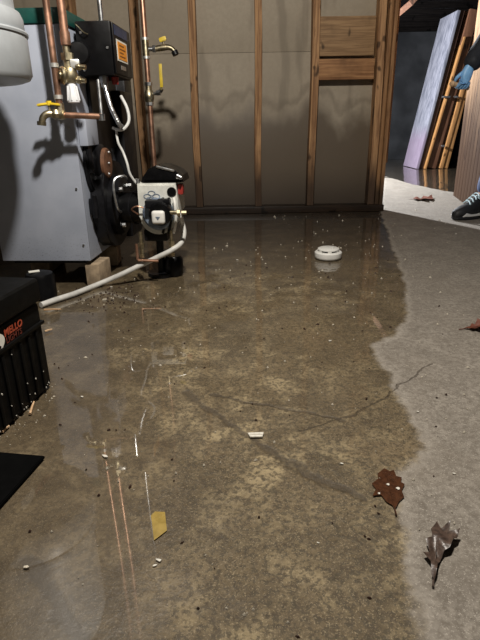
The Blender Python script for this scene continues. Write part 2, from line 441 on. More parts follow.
# ------------------------------------------------------------------ walls, ceiling
b = N(); box2(b, (-1.5, 3.592, .985), (.93, 3.605, 2.15), .0012); box2(b, (-1.5, 3.591, 0.0), (.93, 3.605, .9835), .0012)
wall_back = struct(obj('wall_back', b, M['drywall']))
STUDS = [-.985, -.611, -.262, .138, .490, .880]
for i, x in enumerate(STUDS):
    b = N(); wd = .042 if i != 0 else .038
    z0 = .045
    # a slightly bowed sawn stud
    n = 8; vs = []
    for k in range(n + 1):
        z = z0 + (2.12 - z0) * k / n
        off = .004 * math.sin(k * 1.3 + i) + (.02 * (1 - k / n) if i == 5 else 0)
        vs.append([b.verts.new((x + off + sx * wd / 2, y, z)) for sx, y in ((-1, 3.5), (1, 3.5), (1, 3.589), (-1, 3.589))])
    for r0, r1 in zip(vs, vs[1:]):
        for k in range(4): b.faces.new((r0[k], r0[(k + 1) % 4], r1[(k + 1) % 4], r1[k]))
    b.faces.new(vs[0][::-1]); b.faces.new(vs[-1])
    o = obj('stud', b, M['stud'], wall_back, smooth=False)
b = N(); box2(b, (-1.5, 3.485, 0), (.985, 3.592, .043), .004); obj('bottom_plate', b, M['plate'], wall_back)
b = N(); box2(b, (.513, 3.545, .952), (.859, 3.59, 1.168), .003); o = obj('plywood_patch', b, M['ply'], wall_back); o['label'] = 'stained plywood patch between two studs'
b = N(); box2(b, (.513, 3.503, .815), (.859, 3.545, .932), .003); o = obj('blocking_board', b, M['block'], wall_back); o['label'] = 'short reddish blocking board nailed between studs'
# screws and scuffs on the drywall are too small to build; door-side studs
for (x0, x1, y0, y1, z0) in ((.928, .952, 3.512, 3.60, .043), (.956, .978, 3.50, 3.63, .0), (1.02, 1.038, 3.68, 3.70, .30)):
    b = N(); box2(b, (x0, y0, z0), (x1, y1, 2.12), .003); obj('door_stud', b, M['jamb'], wall_back)
b = N(); box2(b, (-1.5, 3.61, 0), (.955, 3.63, 2.12)); obj('rear_sheet', b, M['farwall'], wall_back)

b = N(); box2(b, (2.02, 3.5, 0), (3.4, 3.63, 2.15)); struct(obj('wall_right_of_doorway', b, M['drywall']))
b = N(); box2(b, (.978, 3.5, 1.95), (2.02, 3.63, 2.15)); struct(obj('trim_1', b, M['jamb']))
b = N(); box2(b, (-1.55, -.7, 0), (-1.5, 3.63, 2.15)); struct(obj('wall_left', b, M['darkwall']))
b = N(); box2(b, (3.3, -.7, 0), (3.35, 3.5, 2.15)); struct(obj('wall_right', b, M['darkwall']))
b = N(); box2(b, (-1.5, -.75, 0), (3.3, -.7, 2.15)); struct(obj('wall_front', b, M['darkwall']))
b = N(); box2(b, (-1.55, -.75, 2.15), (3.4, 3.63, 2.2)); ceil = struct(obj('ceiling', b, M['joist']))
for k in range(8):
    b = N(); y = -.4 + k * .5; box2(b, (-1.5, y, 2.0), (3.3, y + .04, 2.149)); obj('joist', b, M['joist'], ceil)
# far room
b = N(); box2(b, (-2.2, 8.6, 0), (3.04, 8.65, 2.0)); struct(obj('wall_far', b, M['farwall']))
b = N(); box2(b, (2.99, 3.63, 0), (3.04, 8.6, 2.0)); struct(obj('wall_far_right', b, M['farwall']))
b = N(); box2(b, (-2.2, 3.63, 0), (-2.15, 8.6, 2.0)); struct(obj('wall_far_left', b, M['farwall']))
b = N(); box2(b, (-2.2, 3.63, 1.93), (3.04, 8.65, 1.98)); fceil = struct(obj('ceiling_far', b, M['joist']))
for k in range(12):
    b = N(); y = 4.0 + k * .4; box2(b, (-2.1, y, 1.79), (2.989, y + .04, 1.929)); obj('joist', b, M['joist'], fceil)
b = N(); tube(b, [YP(398, 14, 5.4), YP(412, 2, 5.2), YP(440, -30, 5.0)], .03, 4); o = obj('brace', b, M['slab_brown'], fceil, smooth=False)

# ------------------------------------------------------------------ boiler
BO = Vector((-.546, 1.838, 0)); BR = math.radians(-3.6)
BM = Matrix.LocRotScale(BO, Euler((0, 0, BR)), None)
boiler = thing('boiler', 'pale blue-grey sheet-metal boiler with a dark green top', 'boiler', BO, BR)
BW, BD, BZ0, BZ1 = .335, .56, .10, .868
b = N(); box2(b, (-BW, 0, BZ0), (0, .014, BZ1), .004); o = obj('jacket_panel', b, M['boiler'], boiler)
b = N(); box2(b, (-.014, .016, BZ0), (-.001, BD, BZ1), .003); obj('jacket_panel', b, M['boiler'], boiler)
b = N(); box2(b, (-BW, .016, BZ0), (-BW + .013, BD, BZ1), .003); obj('jacket_panel', b, M['boiler'], boiler)
b = N(); box2(b, (-BW + .015, .02, BZ0 + .01), (-.016, BD - .01, BZ1 - .01)); obj('boiler_core', b, M['iron'], boiler)
b = N(); box2(b, (-BW - .006, -.006, BZ1 + .001), (.006, BD + .006, BZ1 + .045), .006); o = obj('top_cover', b, M['green'], boiler); o['label'] = 'dark green enamel top'
b = N(); box2(b, (-BW + .03, .03, .085), (-.03, BD - .03, .099)); obj('base_pan', b, M['iron'], boiler)
for k in range(4):
    b = N(); cyl(b, (-.02, -.004, .16 + .2 * k), (-.02, .001, .16 + .2 * k), .004, seg=8); obj('screw', b, M['darkscrew'], boiler)
# grey trim plate low on the burner side and upper dark opening
b = N(); prism(b, [(.16, .48), (.50, .48), (.50, .80), (.16, .80)], .0, .014, Matrix(((0, 0, 1, 0), (1, 0, 0, 0), (0, 1, 0, 0), (0, 0, 0, 1))), .003)
obj('upper_plate', b, M['iron'], boiler)
SX = Matrix(((0, 0, 1, 0), (1, 0, 0, 0), (0, 1, 0, 0), (0, 0, 0, 1)))      # (y, z, x) -> boiler side face
b = N(); box2(b, (0, .03, .50), (.03, .15, .60), .004); o = obj('side_hatch', b, M['boiler'], boiler); o['label'] = 'small grey sheet-metal hatch'
b = N(); box2(b, (-BW + .02, BD + .002, .10), (.035, BD + .12, .80), .01); box2(b, (.001, .43, .10), (.05, BD + .05, .70), .012); o = obj('rear_shade_block', b, M['iron'], boiler); o['label'] = 'black block added as shade behind the burner door'  # black block added to keep the shaded space beside the boiler dark
# cast door: round lower part, lobed upper part
poly = []
for k in range(40):
    t = 2 * PI * k / 40
    r = .165 + .012 * (1 if (k % 10) in (4, 5, 6) else 0)
    poly.append((.232 + r * math.cos(t), .275 + r * math.sin(t)))
b = N(); prism(b, poly, .0, .05, SX, .006); door = obj('burner_door', b, M['iron'], boiler)
poly = [(.19 + .155 * math.cos(2 * PI * k / 32), .435 + .135 * math.sin(2 * PI * k / 32)) for k in range(32)]
b = N(); prism(b, poly, .0, .018, SX, .005); obj('upper_door', b, M['iron'], boiler)
b = N(); lathe(b, [(0, .0), (.068, .0), (.068, .016), (.058, .024), (0, .024)], 32, aim((.018, .155, .435), (1, 0, 0))); obj('cover_ring', b, M['iron'], boiler)
b = N(); lathe(b, [(0, .0), (.054, .0), (.054, .010), (.050, .014), (0, .015)], 32, aim((.041, .155, .435), (1, 0, 0))); cov = obj('inspection_cover', b, M['rust'], boiler); cov['label'] = 'round rusty inspection cover'
for dy, dz in ((0, 0), (.012, .038), (-.01, -.038)):
    b = N(); lathe(b, [(0, 0), (.005, 0), (.004, .005), (0, .006)], 10, aim((.056, .155 + dy, .435 + dz), (1, 0, 0))); obj('bolt', b, M['steel'], cov)
for ky, kz in ((.062, .45), (.058, .29)):          # hinge lugs at the camera side
    b = N(); box(b, (.014, ky, kz), (.026, .03, .06), 0, .006); cyl(b, (.022, ky - .010, kz - .04), (.022, ky - .010, kz + .04), .010, seg=12); obj('hinge_lug', b, M['iron'], boiler)
b = N(); lathe(b, [(0, 0), (.115, 0), (.118, .02), (.105, .035), (.075, .04), (0, .04)], 36, aim((.05, .22, .272), (1, 0, 0))); obj('mounting_flange', b, M['iron'], boiler)
for k in range(4):
    t = PI / 4 + k * PI / 2
    b = N(); lathe(b, [(0, 0), (.009, 0), (.009, .012), (0, .013)], 6, aim((.088, .22 + .095 * math.cos(t), .272 + .095 * math.sin(t)), (1, 0, 0))); obj('flange_nut', b, M['steel'], boiler)
BI = BM.inverted(); b = N(); tube(b, [BI @ YP(x, y, Yh) for x, y, Yh in ((127, 179, 1.96), (124, 176, 1.93), (116, 178, 1.91), (113.5, 184, 1.90), (115, 198, 1.90), (118, 209, 1.91), (121, 212, 1.95))], .0045, 8, 5); o = obj('wire_handle', b, M['steel'], boiler); o['label'] = 'bent steel wire handle'

for (c, s, rz) in ((BM @ Vector((.0, .07, .043)), (.055, .12, .084), -.12), (BM @ Vector((-.04, .36, .043)), (.075, .12, .084), .1), (BM @ Vector((-.29, .28, .043)), (.08, .19, .084), 0)):
    b = N(); box(b, (0, 0, .0), s, 0, .006)
    o = obj('support_block', b, M['concreteblock']); o.location = (c.x, c.y, .0425); o.rotation_euler = (0, 0, rz)
    i = len([q for q in bpy.data.objects if q.name.startswith('support_block')])
    tag(o, ['tan concrete block under the near corner of the boiler', 'tan concrete block under the boiler below the burner', 'concrete block under the left side of the boiler'][i - 1], 'block', 'blocks under the boiler')

# ------------------------------------------------------------------ oil burner (bolted to the boiler door)
burner = thing('oil_burner', 'white and black oil burner sticking out of the boiler door', 'burner', BM @ Vector((.027, .010, .012)), BR)
burner.scale = (.92, .92, .92)
def bobj(name, b, mat, lab=None, par=None, **k):
    o = obj(name, b, mat, par or burner, **k)
    if lab: o['label'] = lab
    return o
b = N(); cyl(b, (.06, .195, .278), (.178, .17, .278), .066, .062, 32); bobj('blast_tube', b, M['black'], 'shiny black blast tube')
b = N(); cyl(b, (.120, .1845, .278), (.126, .183, .278), .069, .069, 32); bobj('tube_clamp', b, M['iron'])
# housing profile in x,z (square top, round scroll below), extruded along y
pr = [(.158, .385), (.158, .27)] + [(.232 + .074 * math.cos(t), .255 + .074 * math.sin(t)) for t in [PI + PI * k / 14 for k in range(15)]] + [(.318, .27), (.318, .30), (.312, .385)]
HX = Matrix(((1, 0, 0, 0), (0, 0, -1, 0), (0, 1, 0, 0), (0, 0, 0, 1)))
b = N(); prism(b, pr, -.26, -.085, HX, .008); bobj('housing', b, M['burnerwhite'], 'chipped white enamel housing')
b = N(); lathe(b, [(0, 0), (.0185, 0), (.0185, .004), (0, .004)], 20, aim((.296, .086, .352), (0, -1, 0))); bobj('port', b, M['black'])
# worn grey transfer print: five small overlapping ovals, as flat marks
for dx, dz in ((-.018, 0), (0, .012), (.018, 0), (-.009, -.012), (.012, -.014)):
    b = N(); lathe(b, [(.010, 0), (.013, 0), (.013, .0012), (.010, .0012), (.010, 0)], 18, aim((.215 + dx, .0845, .335 + dz), (0, -1, 0)) @ Matrix.Diagonal((1.2, .8, 1, 1))); bobj('printed_oval', b, M['bluegrey'])
# blue-grey casting, pump and white filter cap in front
b = N(); lathe(b, [(0, 0), (.062, 0), (.064, .02), (.055, .032), (0, .032)], 28, aim((.240, .085, .268), (0, -1, 0))); bobj('pump_casting', b, M['bluegrey'])
b = N(); lathe(b, [(0, 0), (.046, 0), (.046, .035), (.040, .045), (0, .045)], 28, aim((.258, .053, .276), (0, -1, 0))); bobj('pump_body', b, M['black'])
b = N(); box(b, (.254, .0, .266), (.052, .022, .052), 0, .013, 4); cap = bobj('pump_cap', b, M['whiteplastic'], 'square white pump cap with rounded corners')
b = N(); prism(b, [(.245, .270), (.254, .257), (.263, .270)], .0115, .0125, HX); b2 = bobj('cap_mark', b, M['bluegrey'], par=cap)
b = N(); box(b, (.235, .05, .312), (.075, .06, .03), .05, .006); box(b, (.272, .045, .322), (.05, .03, .018), 0, .004); bobj('pump_bracket', b, M['iron'])
b = N(); cyl(b, (.285, .018, .282), (.325, .018, .281), .0085, seg=12); bobj('oil_nozzle_line', b, M['brass'], 'brass oil line')
for x, r, l in ((.326, .013, .012), (.342, .008, .02)):
    b = N(); cyl(b, (x, .018, .281), (x + l, .018, .281), r, seg=6); bobj('brass_nut', b, M['brass'])
b = N(); box(b, (.326, .13, .358), (.022, .04, .042), 0, .007); bobj('reset_switch', b, M['darkred'], 'red reset switch')
b = N(); tube(b, [(.20, .07, .285), (.16, .06, .30), (.13, .08, .285), (.15, .10, .262)], .003, 6, 5); bobj('thin_copper_line', b, M['copper'])
for x in (.262, .285, .306):
    b = N(); tube(b, [(x, .07, .33), (x + .006, .055, .30), (x + .004, .06, .24), (x - .01, .075, .19)], .006, 8, 4); bobj('ignition_lead', b, M['black'] if x != .306 else M['whiteplastic'])
# black transformer hood on top
pr = [(.172, .388), (.180, .408), (.205, .438), (.235, .452), (.270, .450), (.310, .434), (.336, .412), (.342, .388)]
b = N(); prism(b, pr, -.27, -.09, HX, .010); hood = bobj('transformer_hood', b, M['black'], 'glossy black hood')
b = N(); box(b, (.275, .092, .440), (.075, .012, .010), 0, .004, mtx=Matrix.Rotation(math.radians(14), 4, 'Y')); bobj('hood_strip', b, M['steel'], par=hood)
b = N(); cyl(b, (.322, .088, .412), (.340, .082, .405), .011, .008, 12); bobj('hood_knob', b, M['steel'], par=hood)
b = N(); cyl(b, (.16, .10, .386), (.16, .10, .402), .008, seg=8); bobj('terminal', b, M['steel'])
# lower chassis and stand to the floor
b = N(); box(b, (.215, .16, .175), (.10, .12, .05), 0, .01); bobj('lower_chassis', b, M['iron'])
b = N(); cyl(b, (.215, .17, -.013), (.215, .17, .16), .016, seg=12); cyl(b, (.215, .17, -.013), (.215, .17, .002), .06, seg=20); bobj('stand', b, M['iron'])
for x, y in ((.165, .05), (.285, .075)):
    b = N(); cyl(b, (x, y, .10), (x, y, .20), .007, seg=10); cyl(b, (x, y, .135), (x, y, .155), .013, seg=6); cyl(b, (x, y, .095), (x, y, .108), .011, seg=6); bobj('drain_rod', b, M['brass'])
b = N(); tube(b, [(.15, .03, .155), (.15, .03, .095), (.155, .03, .088), (.235, .03, .086)], .006, 8); bobj('return_line', b, M['copper'])
b = N(); lathe(b, [(0, 0), (.035, 0), (.04, .01), (.04, .07), (.03, .085), (0, .088)], 20, Matrix.Translation((.27, .17, -.012))); bobj('filter_canister', b, M['black'])

# ------------------------------------------------------------------ control box on the boiler side
ctl = thing('control_box', 'black boiler control box with an orange warning sticker', 'control box', BM @ Vector((.0, .02, .71)), BR)
b = N(); box2(b, (.016, .045, .012), (.135, .27, .175), .007); obj('case', b, M['black'], ctl)
b = N(); box2(b, (.136, .05, .018), (.142, .265, .17), .003); cover = obj('cover', b, M['black'], ctl)
b = N(); box2(b, (.1425, .075, .06), (.1432, .205, .125)); st = obj('sticker_border', b, M['labelwhite'], cover)
b = N(); box2(b, (.1436, .085, .066), (.1442, .195, .119)); obj('warning_sticker', b, M['orange'], ctl)['label'] = 'orange warning sticker'
for k in range(4):
    b = N(); z = .108 - k * .011; box2(b, (.1446, .10, z), (.1450, .10 + (.06, .075, .05, .07)[k], z + .003)); obj('print_line', b, M['print'], ctl)
b = N(); box2(b, (.1425, .06, .135), (.1435, .22, .165)); obj('blue_label', b, M['darkbluelbl'], ctl)
b = N(); box2(b, (.1425, .11, .035), (.1435, .17, .048)); obj('metal_badge', b, M['steel'], ctl)
b = N(); cyl(b, (.12, .10, .011), (.12, .10, -.012), .013, .010, 14); obj('reset_button', b, M['darkred'], ctl)['label'] = 'dull red reset button'
for x, z in ((.035, .14), (.035, .03), (.12, .095)):
    b = N(); lathe(b, [(0, 0), (.005, 0), (.004, .003), (0, .003)], 10, aim((x, .044, z), (0, -1, 0))); obj('case_screw', b, M['darkscrew'], ctl)
b = N(); cyl(b, (.085, .085, .012), (.085, .085, -.008), .016, seg=8); cyl(b, (.085, .085, -.008), (.085, .085, -.022), .012, seg=14); obj('conduit_connector', b, M['steel'], ctl)
# thin bare capillary wire at the top
b = N(); tube(b, [(.02, .04, .165), (.03, .03, .16), (.05, .028, .14), (.06, .04, .135)], .002, 6, 5); obj('capillary', b, M['brass'], ctl)

p0 = YP(102, 26, 2.02); p1 = YP(97, -20, 2.02)
b = N(); cyl(b, (p0.x, 2.02, BZ1 + .02), (p0.x, 2.02, 2.0), .009, seg=14)
o = obj('conduit_pipe', b, M['steel'])
tag(recentre(o, (p0.x, 2.02, BZ1 + .02)), 'straight silver conduit rising from the black control box', 'conduit')
# armoured cable
base = YP(104, 79, 1.945)
pts = [base, YP(106, 90, 1.93), YP(110.5, 106, 1.92), YP(116, 118, 1.92), YP(121, 126, 1.93), YP(127, 122, 1.97), YP(126, 110, 1.99), YP(121, 97, 2.0)]
P = catmull(pts, 14)
rr = lambda t: .0085 if int(t * 44) % 2 else .0076
b = N(); tube(b, P[:int(len(P) * .6)], rr, 10)
o = obj('armoured_cable', b, M['steel']); tag(recentre(o, base), 'ribbed silver armoured cable hanging from the control box', 'cable')
b = N(); tube(b, catmull([YP(113, 128, 1.97), YP(119, 130, 1.95), YP(125, 128, 1.95), YP(129, 120, 1.96), YP(127, 108, 1.98), YP(121, 96, 2.0)], 8), .0055, 8)
o = obj('white_cable', b, M['cable']); tag(recentre(o, YP(121, 126, 1.96)), 'short white cable looping below the control box', 'cable')
b = N(); tube(b, [YP(116, 128, 1.96), YP(118, 142, 1.95), YP(123, 152, 1.95), YP(127, 163, 1.94), YP(130, 174, 1.94), YP(137, 184, 1.95), BM @ Vector((.165, .12, .38))], .0045, 8, 6)
o = obj('burner_cable', b, M['cable']); tag(recentre(o, YP(127, 163, 1.94)), 'thin pale cable running down to the white burner housing', 'cable')

# ------------------------------------------------------------------ copper pipes in front of the boiler
Yp = 1.755
x1 = -.5605
dp = thing('drain_pipe', 'copper pipe with a yellow-handled drain valve in front of boiler', 'pipe', (x1, Yp, .60))
def wob(name, b, mat, par, lab=None):
    o = obj(name, b, mat, par, world=True)
    if lab: o['label'] = lab
    return o
b = N(); cyl(b, (x1, Yp, .61), (x1, Yp, 1.99), .0105, seg=16); wob('riser', b, M['copper'], dp)
for z in (.735, .645):
    b = N(); cyl(b, (x1, Yp, z), (x1, Yp, z + .012), .0135, seg=16); wob('solder_joint', b, M['solder'], dp)
b = N(); cyl(b, (x1 + .012, Yp, .598), (x1 + .13, Yp, .592), .0095, seg=14); wob('cross_pipe', b, M['copper'], dp)
b = N(); cyl(b, (x1 + .13, Yp, .585), (x1 + .127, Yp + .015, .70), .005, seg=10); cyl(b, (x1 + .13, Yp, .58), (x1 + .13, Yp, .60), .010, seg=12); wob('capillary_pipe', b, M['steel'], dp)
b = N(); cyl(b, (x1 - .022, Yp, .6), (x1 + .014, Yp, .6), .0165, seg=16, bevel=.003); cyl(b, (x1, Yp, .6), (x1, Yp, .632), .0145, seg=8); lathe(b, [(0, -.018), (.013, -.012), (.018, 0), (.013, .012), (0, .018)], 16, Matrix.Translation((x1 - .012, Yp - .006, .602))); val = wob('valve_body', b, M['brass'], dp, 'old brass drain valve')
b = N(); tube(b, [(x1 - .015, Yp - .005, .60), (x1 - .035, Yp - .015, .602), (x1 - .05, Yp - .02, .592), (x1 - .056, Yp - .022, .574)], lambda t: .0115 - .001 * t, 12, 4); cyl(b, (x1 - .056, Yp - .022, .580), (x1 - .0575, Yp - .0225, .568), .014, seg=14); wob('spout', b, M['brass'], dp)
b = N(); cyl(b, (x1 - .03, Yp - .008, .612), (x1 - .03, Yp - .008, .628), .004, seg=8); wob('valve_stem', b, M['brass'], dp)
b = N()
for s in (-1, 1):
    prism(b, [(0, -.006), (.018 * s, -.011), (.036 * s, -.009), (.036 * s, .009), (.018 * s, .011), (0, .006)][::s], 0, .008, Matrix.Translation((x1 - .03, Yp - .008, .628)) @ Matrix.Rotation(.12 * s, 4, 'Y'), .002)
cyl(b, (x1 - .03, Yp - .008, .627), (x1 - .03, Yp - .008, .640), .008, seg=10)
wob('valve_handle', b, M['yellow'], dp, 'yellow butterfly handle')

x2 = -.5195; Y2 = 1.765
fp = thing('feed_pipe', 'copper feed pipe with brass fittings and a white knob', 'pipe', (x2, Y2, .66))
b = N(); cyl(b, (x2, Y2, .80), (x2, Y2, 1.99), .0125, seg=16); wob('riser', b, M['copper'], fp)
b = N(); cyl(b, (x2, Y2, .795), (x2, Y2, .835), .0155, seg=16, bevel=.002); wob('coupling', b, M['copper'], fp)
b = N(); cyl(b, (x2 - .001, Y2, .765), (x2 - .001, Y2, .796), .011, seg=14); cyl(b, (x2, Y2, .755), (x2, Y2, .775), .0195, seg=6); wob('union_nut', b, M['brass'], fp)
b = N(); cyl(b, (x2, Y2, .69), (x2, Y2, .756), .014, seg=16); lathe(b, [(0, -.028), (.018, -.02), (.024, 0), (.018, .02), (0, .028)], 18, Matrix.Translation((x2 + .004, Y2 - .004, .712))); wob('valve_body', b, M['brass'], fp)
b = N(); lathe(b, [(0, 0), (.024, 0), (.027, .006), (.024, .012), (.012, .014), (.012, .02), (0, .022)], 20, aim((x2 - .012, Y2 - .012, .712), (-.8, -.6, 0))); wob('relief_face', b, M['brass'], fp)
for z, l in ((.738, .055), (.700, .05)):
    b = N(); cyl(b, (x2 + .01, Y2 - .004, z), (x2 + l, Y2 - .010, z - .004), .0085, .0075, 12); cyl(b, (x2 + .026, Y2 - .006, z - .001), (x2 + .036, Y2 - .007, z - .002), .0125, seg=6); wob('side_fitting', b, M['brass'], fp)
b = N(); box(b, (x2 + .022, Y2 - .004, .744), (.028, .026, .026), .2, .004); wob('square_boss', b, M['solder'], fp)
prof = [(0, 0), (.0125, 0), (.013, .012), (.0165, .03), (.0195, .05), (.018, .058), (0, .06)]
b = N(); lathe(b, prof, 24, aim((x2 + .004, Y2 - .006, .692), (.03, -.05, -1)))
for v in b.verts:
    pass
wob('knob', b, M['knob'], fp, 'white plastic knob')
for k in range(8):
    t = 2 * PI * k / 8
    b = N(); cyl(b, (x2 + .004 + .014 * math.cos(t), Y2 - .006 + .014 * math.sin(t), .682), (x2 + .0055 + .0185 * math.cos(t), Y2 - .0085 + .0185 * math.sin(t), .640), .003, seg=6); wob('knob_rib', b, M['knob'], fp)
b = N(); lathe(b, [(0, 0), (.034, 0), (.036, .012), (.03, .02), (0, .022)], 24, aim((x2 + .03, Y2 + .03, .775), (.1, -1, .1))); wob('black_cap', b, M['black'], fp)

# ------------------------------------------------------------------ copper riser by the studs with hose bib and ball valve
Y3 = 2.9
def P3(x, y): return YP(x, y, Y3)
x3 = P3(148, 80).x
rp = thing('copper_riser', 'tall copper pipe by the studs with hose tap and ball valve', 'pipe', (x3, Y3, 0))
b = N(); cyl(b, (x3, Y3, 0), (x3, Y3, 2.0), .0135, seg=16); wob('riser', b, M['copper'], rp)
za, zb = P3(145, 59).z, P3(145, 38).z
b = N(); cyl(b, (x3, Y3, za), (x3, Y3, zb), .0175, seg=16, bevel=.002); t1 = wob('tee', b, M['brass'], rp)
for z in (za, zb - .01):
    b = N(); cyl(b, (x3, Y3, z), (x3, Y3, z + .012), .0195, seg=16); wob('solder_joint', b, M['solder'], rp)
zt = P3(150, 49).z
b = N(); cyl(b, (x3 + .015, Y3, zt), (x3 + .045, Y3, zt), .011, seg=12); cyl(b, (x3 + .035, Y3, zt), (x3 + .05, Y3, zt), .018, seg=6); wob('bib_union', b, M['steel'], rp)
b = N(); tube(b, [(x3 + .045, Y3, zt), (x3 + .08, Y3, zt + .004), (x3 + .115, Y3 - .003, zt + .006), (x3 + .138, Y3 - .006, zt - .004), (x3 + .148, Y3 - .008, zt - .022)], lambda t: .013 + .002 * math.sin(t * 6), 12, 4); wob('hose_tap', b, M['brass'], rp, 'brass hose tap')
b = N(); cyl(b, (x3 + .144, Y3 - .007, zt - .012), (x3 + .152, Y3 - .009, zt - .030), .0165, seg=14); wob('tap_mouth', b, M['iron'], rp)
b = N(); cyl(b, (x3 + .092, Y3, zt + .012), (x3 + .090, Y3, zt + .035), .0055, seg=8); wob('tap_stem', b, M['brass'], rp)
b = N(); prism(b, [(-.016, -.006), (.0, -.009), (.02, -.007), (.02, .007), (0, .009), (-.016, .006)], 0, .02, Matrix.Translation((x3 + .09, Y3 - .004, zt + .032)) @ Matrix.Rotation(-.3, 4, 'Y'), .003); wob('tap_handle', b, M['yellow'], rp, 'yellow tap handle')
zv0, zv1 = P3(150, 105).z, P3(150, 84).z
b = N(); cyl(b, (x3, Y3, zv0), (x3, Y3, zv1), .0165, seg=16); lathe(b, [(0, -.034), (.019, -.03), (.026, -.008), (.026, .01), (.019, .03), (0, .034)], 18, Matrix.Translation((x3, Y3, (zv0 + zv1) / 2 - .01))); wob('ball_valve', b, M['brass'], rp, 'tarnished brass ball valve')
for z in (zv0 - .002, zv1 - .008):
    b = N(); cyl(b, (x3, Y3, z), (x3, Y3, z + .016), .021, seg=8); wob('valve_collar', b, M['steel'], rp)
zl = P3(156, 94).z
b = N(); cyl(b, (x3 + .015, Y3, zl), (x3 + .05, Y3 - .01, zl + .004), .0085, seg=10); cyl(b, (x3 + .042, Y3 - .008, zl + .004), (x3 + .062, Y3 - .012, zl + .006), .014, seg=6); lathe(b, [(0, -.016), (.014, 0), (0, .016)], 12, Matrix.Translation((x3 + .066, Y3 - .012, zl + .018))); wob('valve_bonnet', b, M['steel'], rp)
zt2 = P3(161, 64).z
b = N(); box2(b, (x3 + .062, Y3 - .018, zl + .03), (x3 + .078, Y3 - .010, zt2), .002); wob('lever', b, M['yellow'], rp, 'yellow valve lever')

# ------------------------------------------------------------------ grey tank hanging top left
TC = Vector((-.775, 1.5, 0))
tank = thing('expansion_tank', 'light grey cylindrical tank hanging in front of the boiler', 'tank', (TC.x, TC.y, .672))
Rk = .222
b = N(); lathe(b, [(0, .672), (.15, .674), (.195, .678), (Rk - .008, .684), (Rk, .696), (Rk, .785), (Rk - .001, .790)], 64, Matrix.Translation(TC)); wob('lower_shell', b, M['tank'], tank)
b = N(); lathe(b, [(Rk - .006, .789), (Rk + .003, .790), (Rk + .004, .795), (Rk + .002, .799), (Rk - .006, .800)], 64, Matrix.Translation(TC)); wob('seam_ring', b, M['tank'], tank)
b = N(); lathe(b, [(Rk - .006, .799), (Rk - .004, .803), (Rk - .004, .83), (Rk - .01, .845), (Rk - .02, .848), (Rk - .022, .86), (Rk - .022, 1.25), (.18, 1.32), (.08, 1.36), (0, 1.365)], 64, Matrix.Translation(TC)); wob('upper_shell', b, M['tank'], tank)
b = N(); cyl(b, (TC.x, TC.y, 1.36), (TC.x, TC.y, 2.0), .02, seg=16); wob('hanger_pipe', b, M['steel'], tank)

# ------------------------------------------------------------------ white hose from the burner across the floor
hp = [BM @ Vector((.335, .03, .262)), G(182, 222, .215), G(184, 233, .175), G(181, 243, .145), G(172, 250, .125), G(158, 257, .10), G(140, 265.5, .07), G(120, 275, .04), G(100, 283.5, .014), G(75, 293.5, .011), G(55, 300, .011), G(41, 305, .011)]
b = N(); tube(b, hp, .0098, 12, 6)
o = obj('hose', b, M['hose']); tag(recentre(o, G(100, 283.5, 0)), 'off-white hose running from the burner across the floor', 'hose')

# ------------------------------------------------------------------ black plastic case at the left
c0 = G(52.5, 386); dirv = Vector((-.032, -.211, 0)).normalized()
ang = math.atan2(-dirv.x, -dirv.y) * -1
caseR = math.atan2(-dirv.x, dirv.y * -1)
# local frame: +y runs from near to far along the lit side, +x faces the room
rzc = -math.atan2(-dirv.x, -dirv.y)
case = thing('storage_case', 'black plastic case with ribbed side and red lettering', 'case', (c0.x, c0.y, 0), rzc)
LX, LY = .36, .52
b = N(); box2(b, (-LX, -LY, .004), (.0, .0, .208), .010, 3); obj('case_body', b, M['casebl'], case)
for k in range(15):
    y = -.03 - k * .032
    b = N(); box2(b, (-.004, y - .006, .012), (.0035, y + .004, .150), .002); obj('rib', b, M['casebl'], case)
b = N(); box2(b, (-LX - .004, -LY - .004, .209), (.008, .004, .262), .012, 3); lid = obj('lid', b, M['casebl'], case)
b = N(); box2(b, (-.008, -LY, .157), (.006, .002, .165), .003); obj('ledge', b, M['casebl'], case)
b = N(); box2(b, (-LX + .04, -LY + .05, .2625), (-.05, -.06, .267), .003); obj('lid_inset', b, M['casebl'], lid)
FX = Matrix(((0, 0, 1, 0), (1, 0, 0, 0), (0, 1, 0, 0), (0, 0, 0, 1)))
emb = []
for t in range(40):
    a = 2 * PI * t / 40
    emb.append((-.168 + .024 * math.cos(a) + .003 * math.cos(3 * a), .180 + .0215 * math.sin(a) * (1 + .12 * math.cos(2 * a + .6))))
b = N(); prism(b, emb, .0004, .0016, FX); o = obj('emblem', b, M['labelwhite'], case); o['label'] = 'white emblem, partly cut off'
b = N(); prism(b, [(-.162 + .006 * math.cos(2 * PI * t / 14), .169 + .003 * math.sin(2 * PI * t / 14)) for t in range(14)], 0.0019, .0023, FX); obj('emblem_hole', b, M['blackmatte'], o)
def text(name, body, size, M4, mat, parent, shear=0.0, ext=.0004, bold=0.0):
    cu = bpy.data.curves.new(name, 'FONT'); cu.body = body; cu.size = size; cu.extrude = ext; cu.align_x = 'LEFT'; cu.shear = shear; cu.offset = bold
    t = bpy.data.objects.new(name + '_tmp', cu); C.objects.link(t)
    dg = bpy.context.evaluated_depsgraph_get(); dg.update()
    me = bpy.data.meshes.new_from_object(t.evaluated_get(dg)); bpy.data.objects.remove(t); bpy.data.curves.remove(cu)
    me.transform(M4); me.name = name
    return finish(name, me, mat, parent)
text('lettering', 'MELLO', .021, Matrix.Translation((.0012, -.140, .182)) @ FX, M['redprint'], case, .1, bold=.0006)['label'] = 'red lettering'
text('lettering', 'LIGHTS', .0175, Matrix.Translation((.0012, -.138, .1665)) @ FX, M['darkredprint'], case, .1)

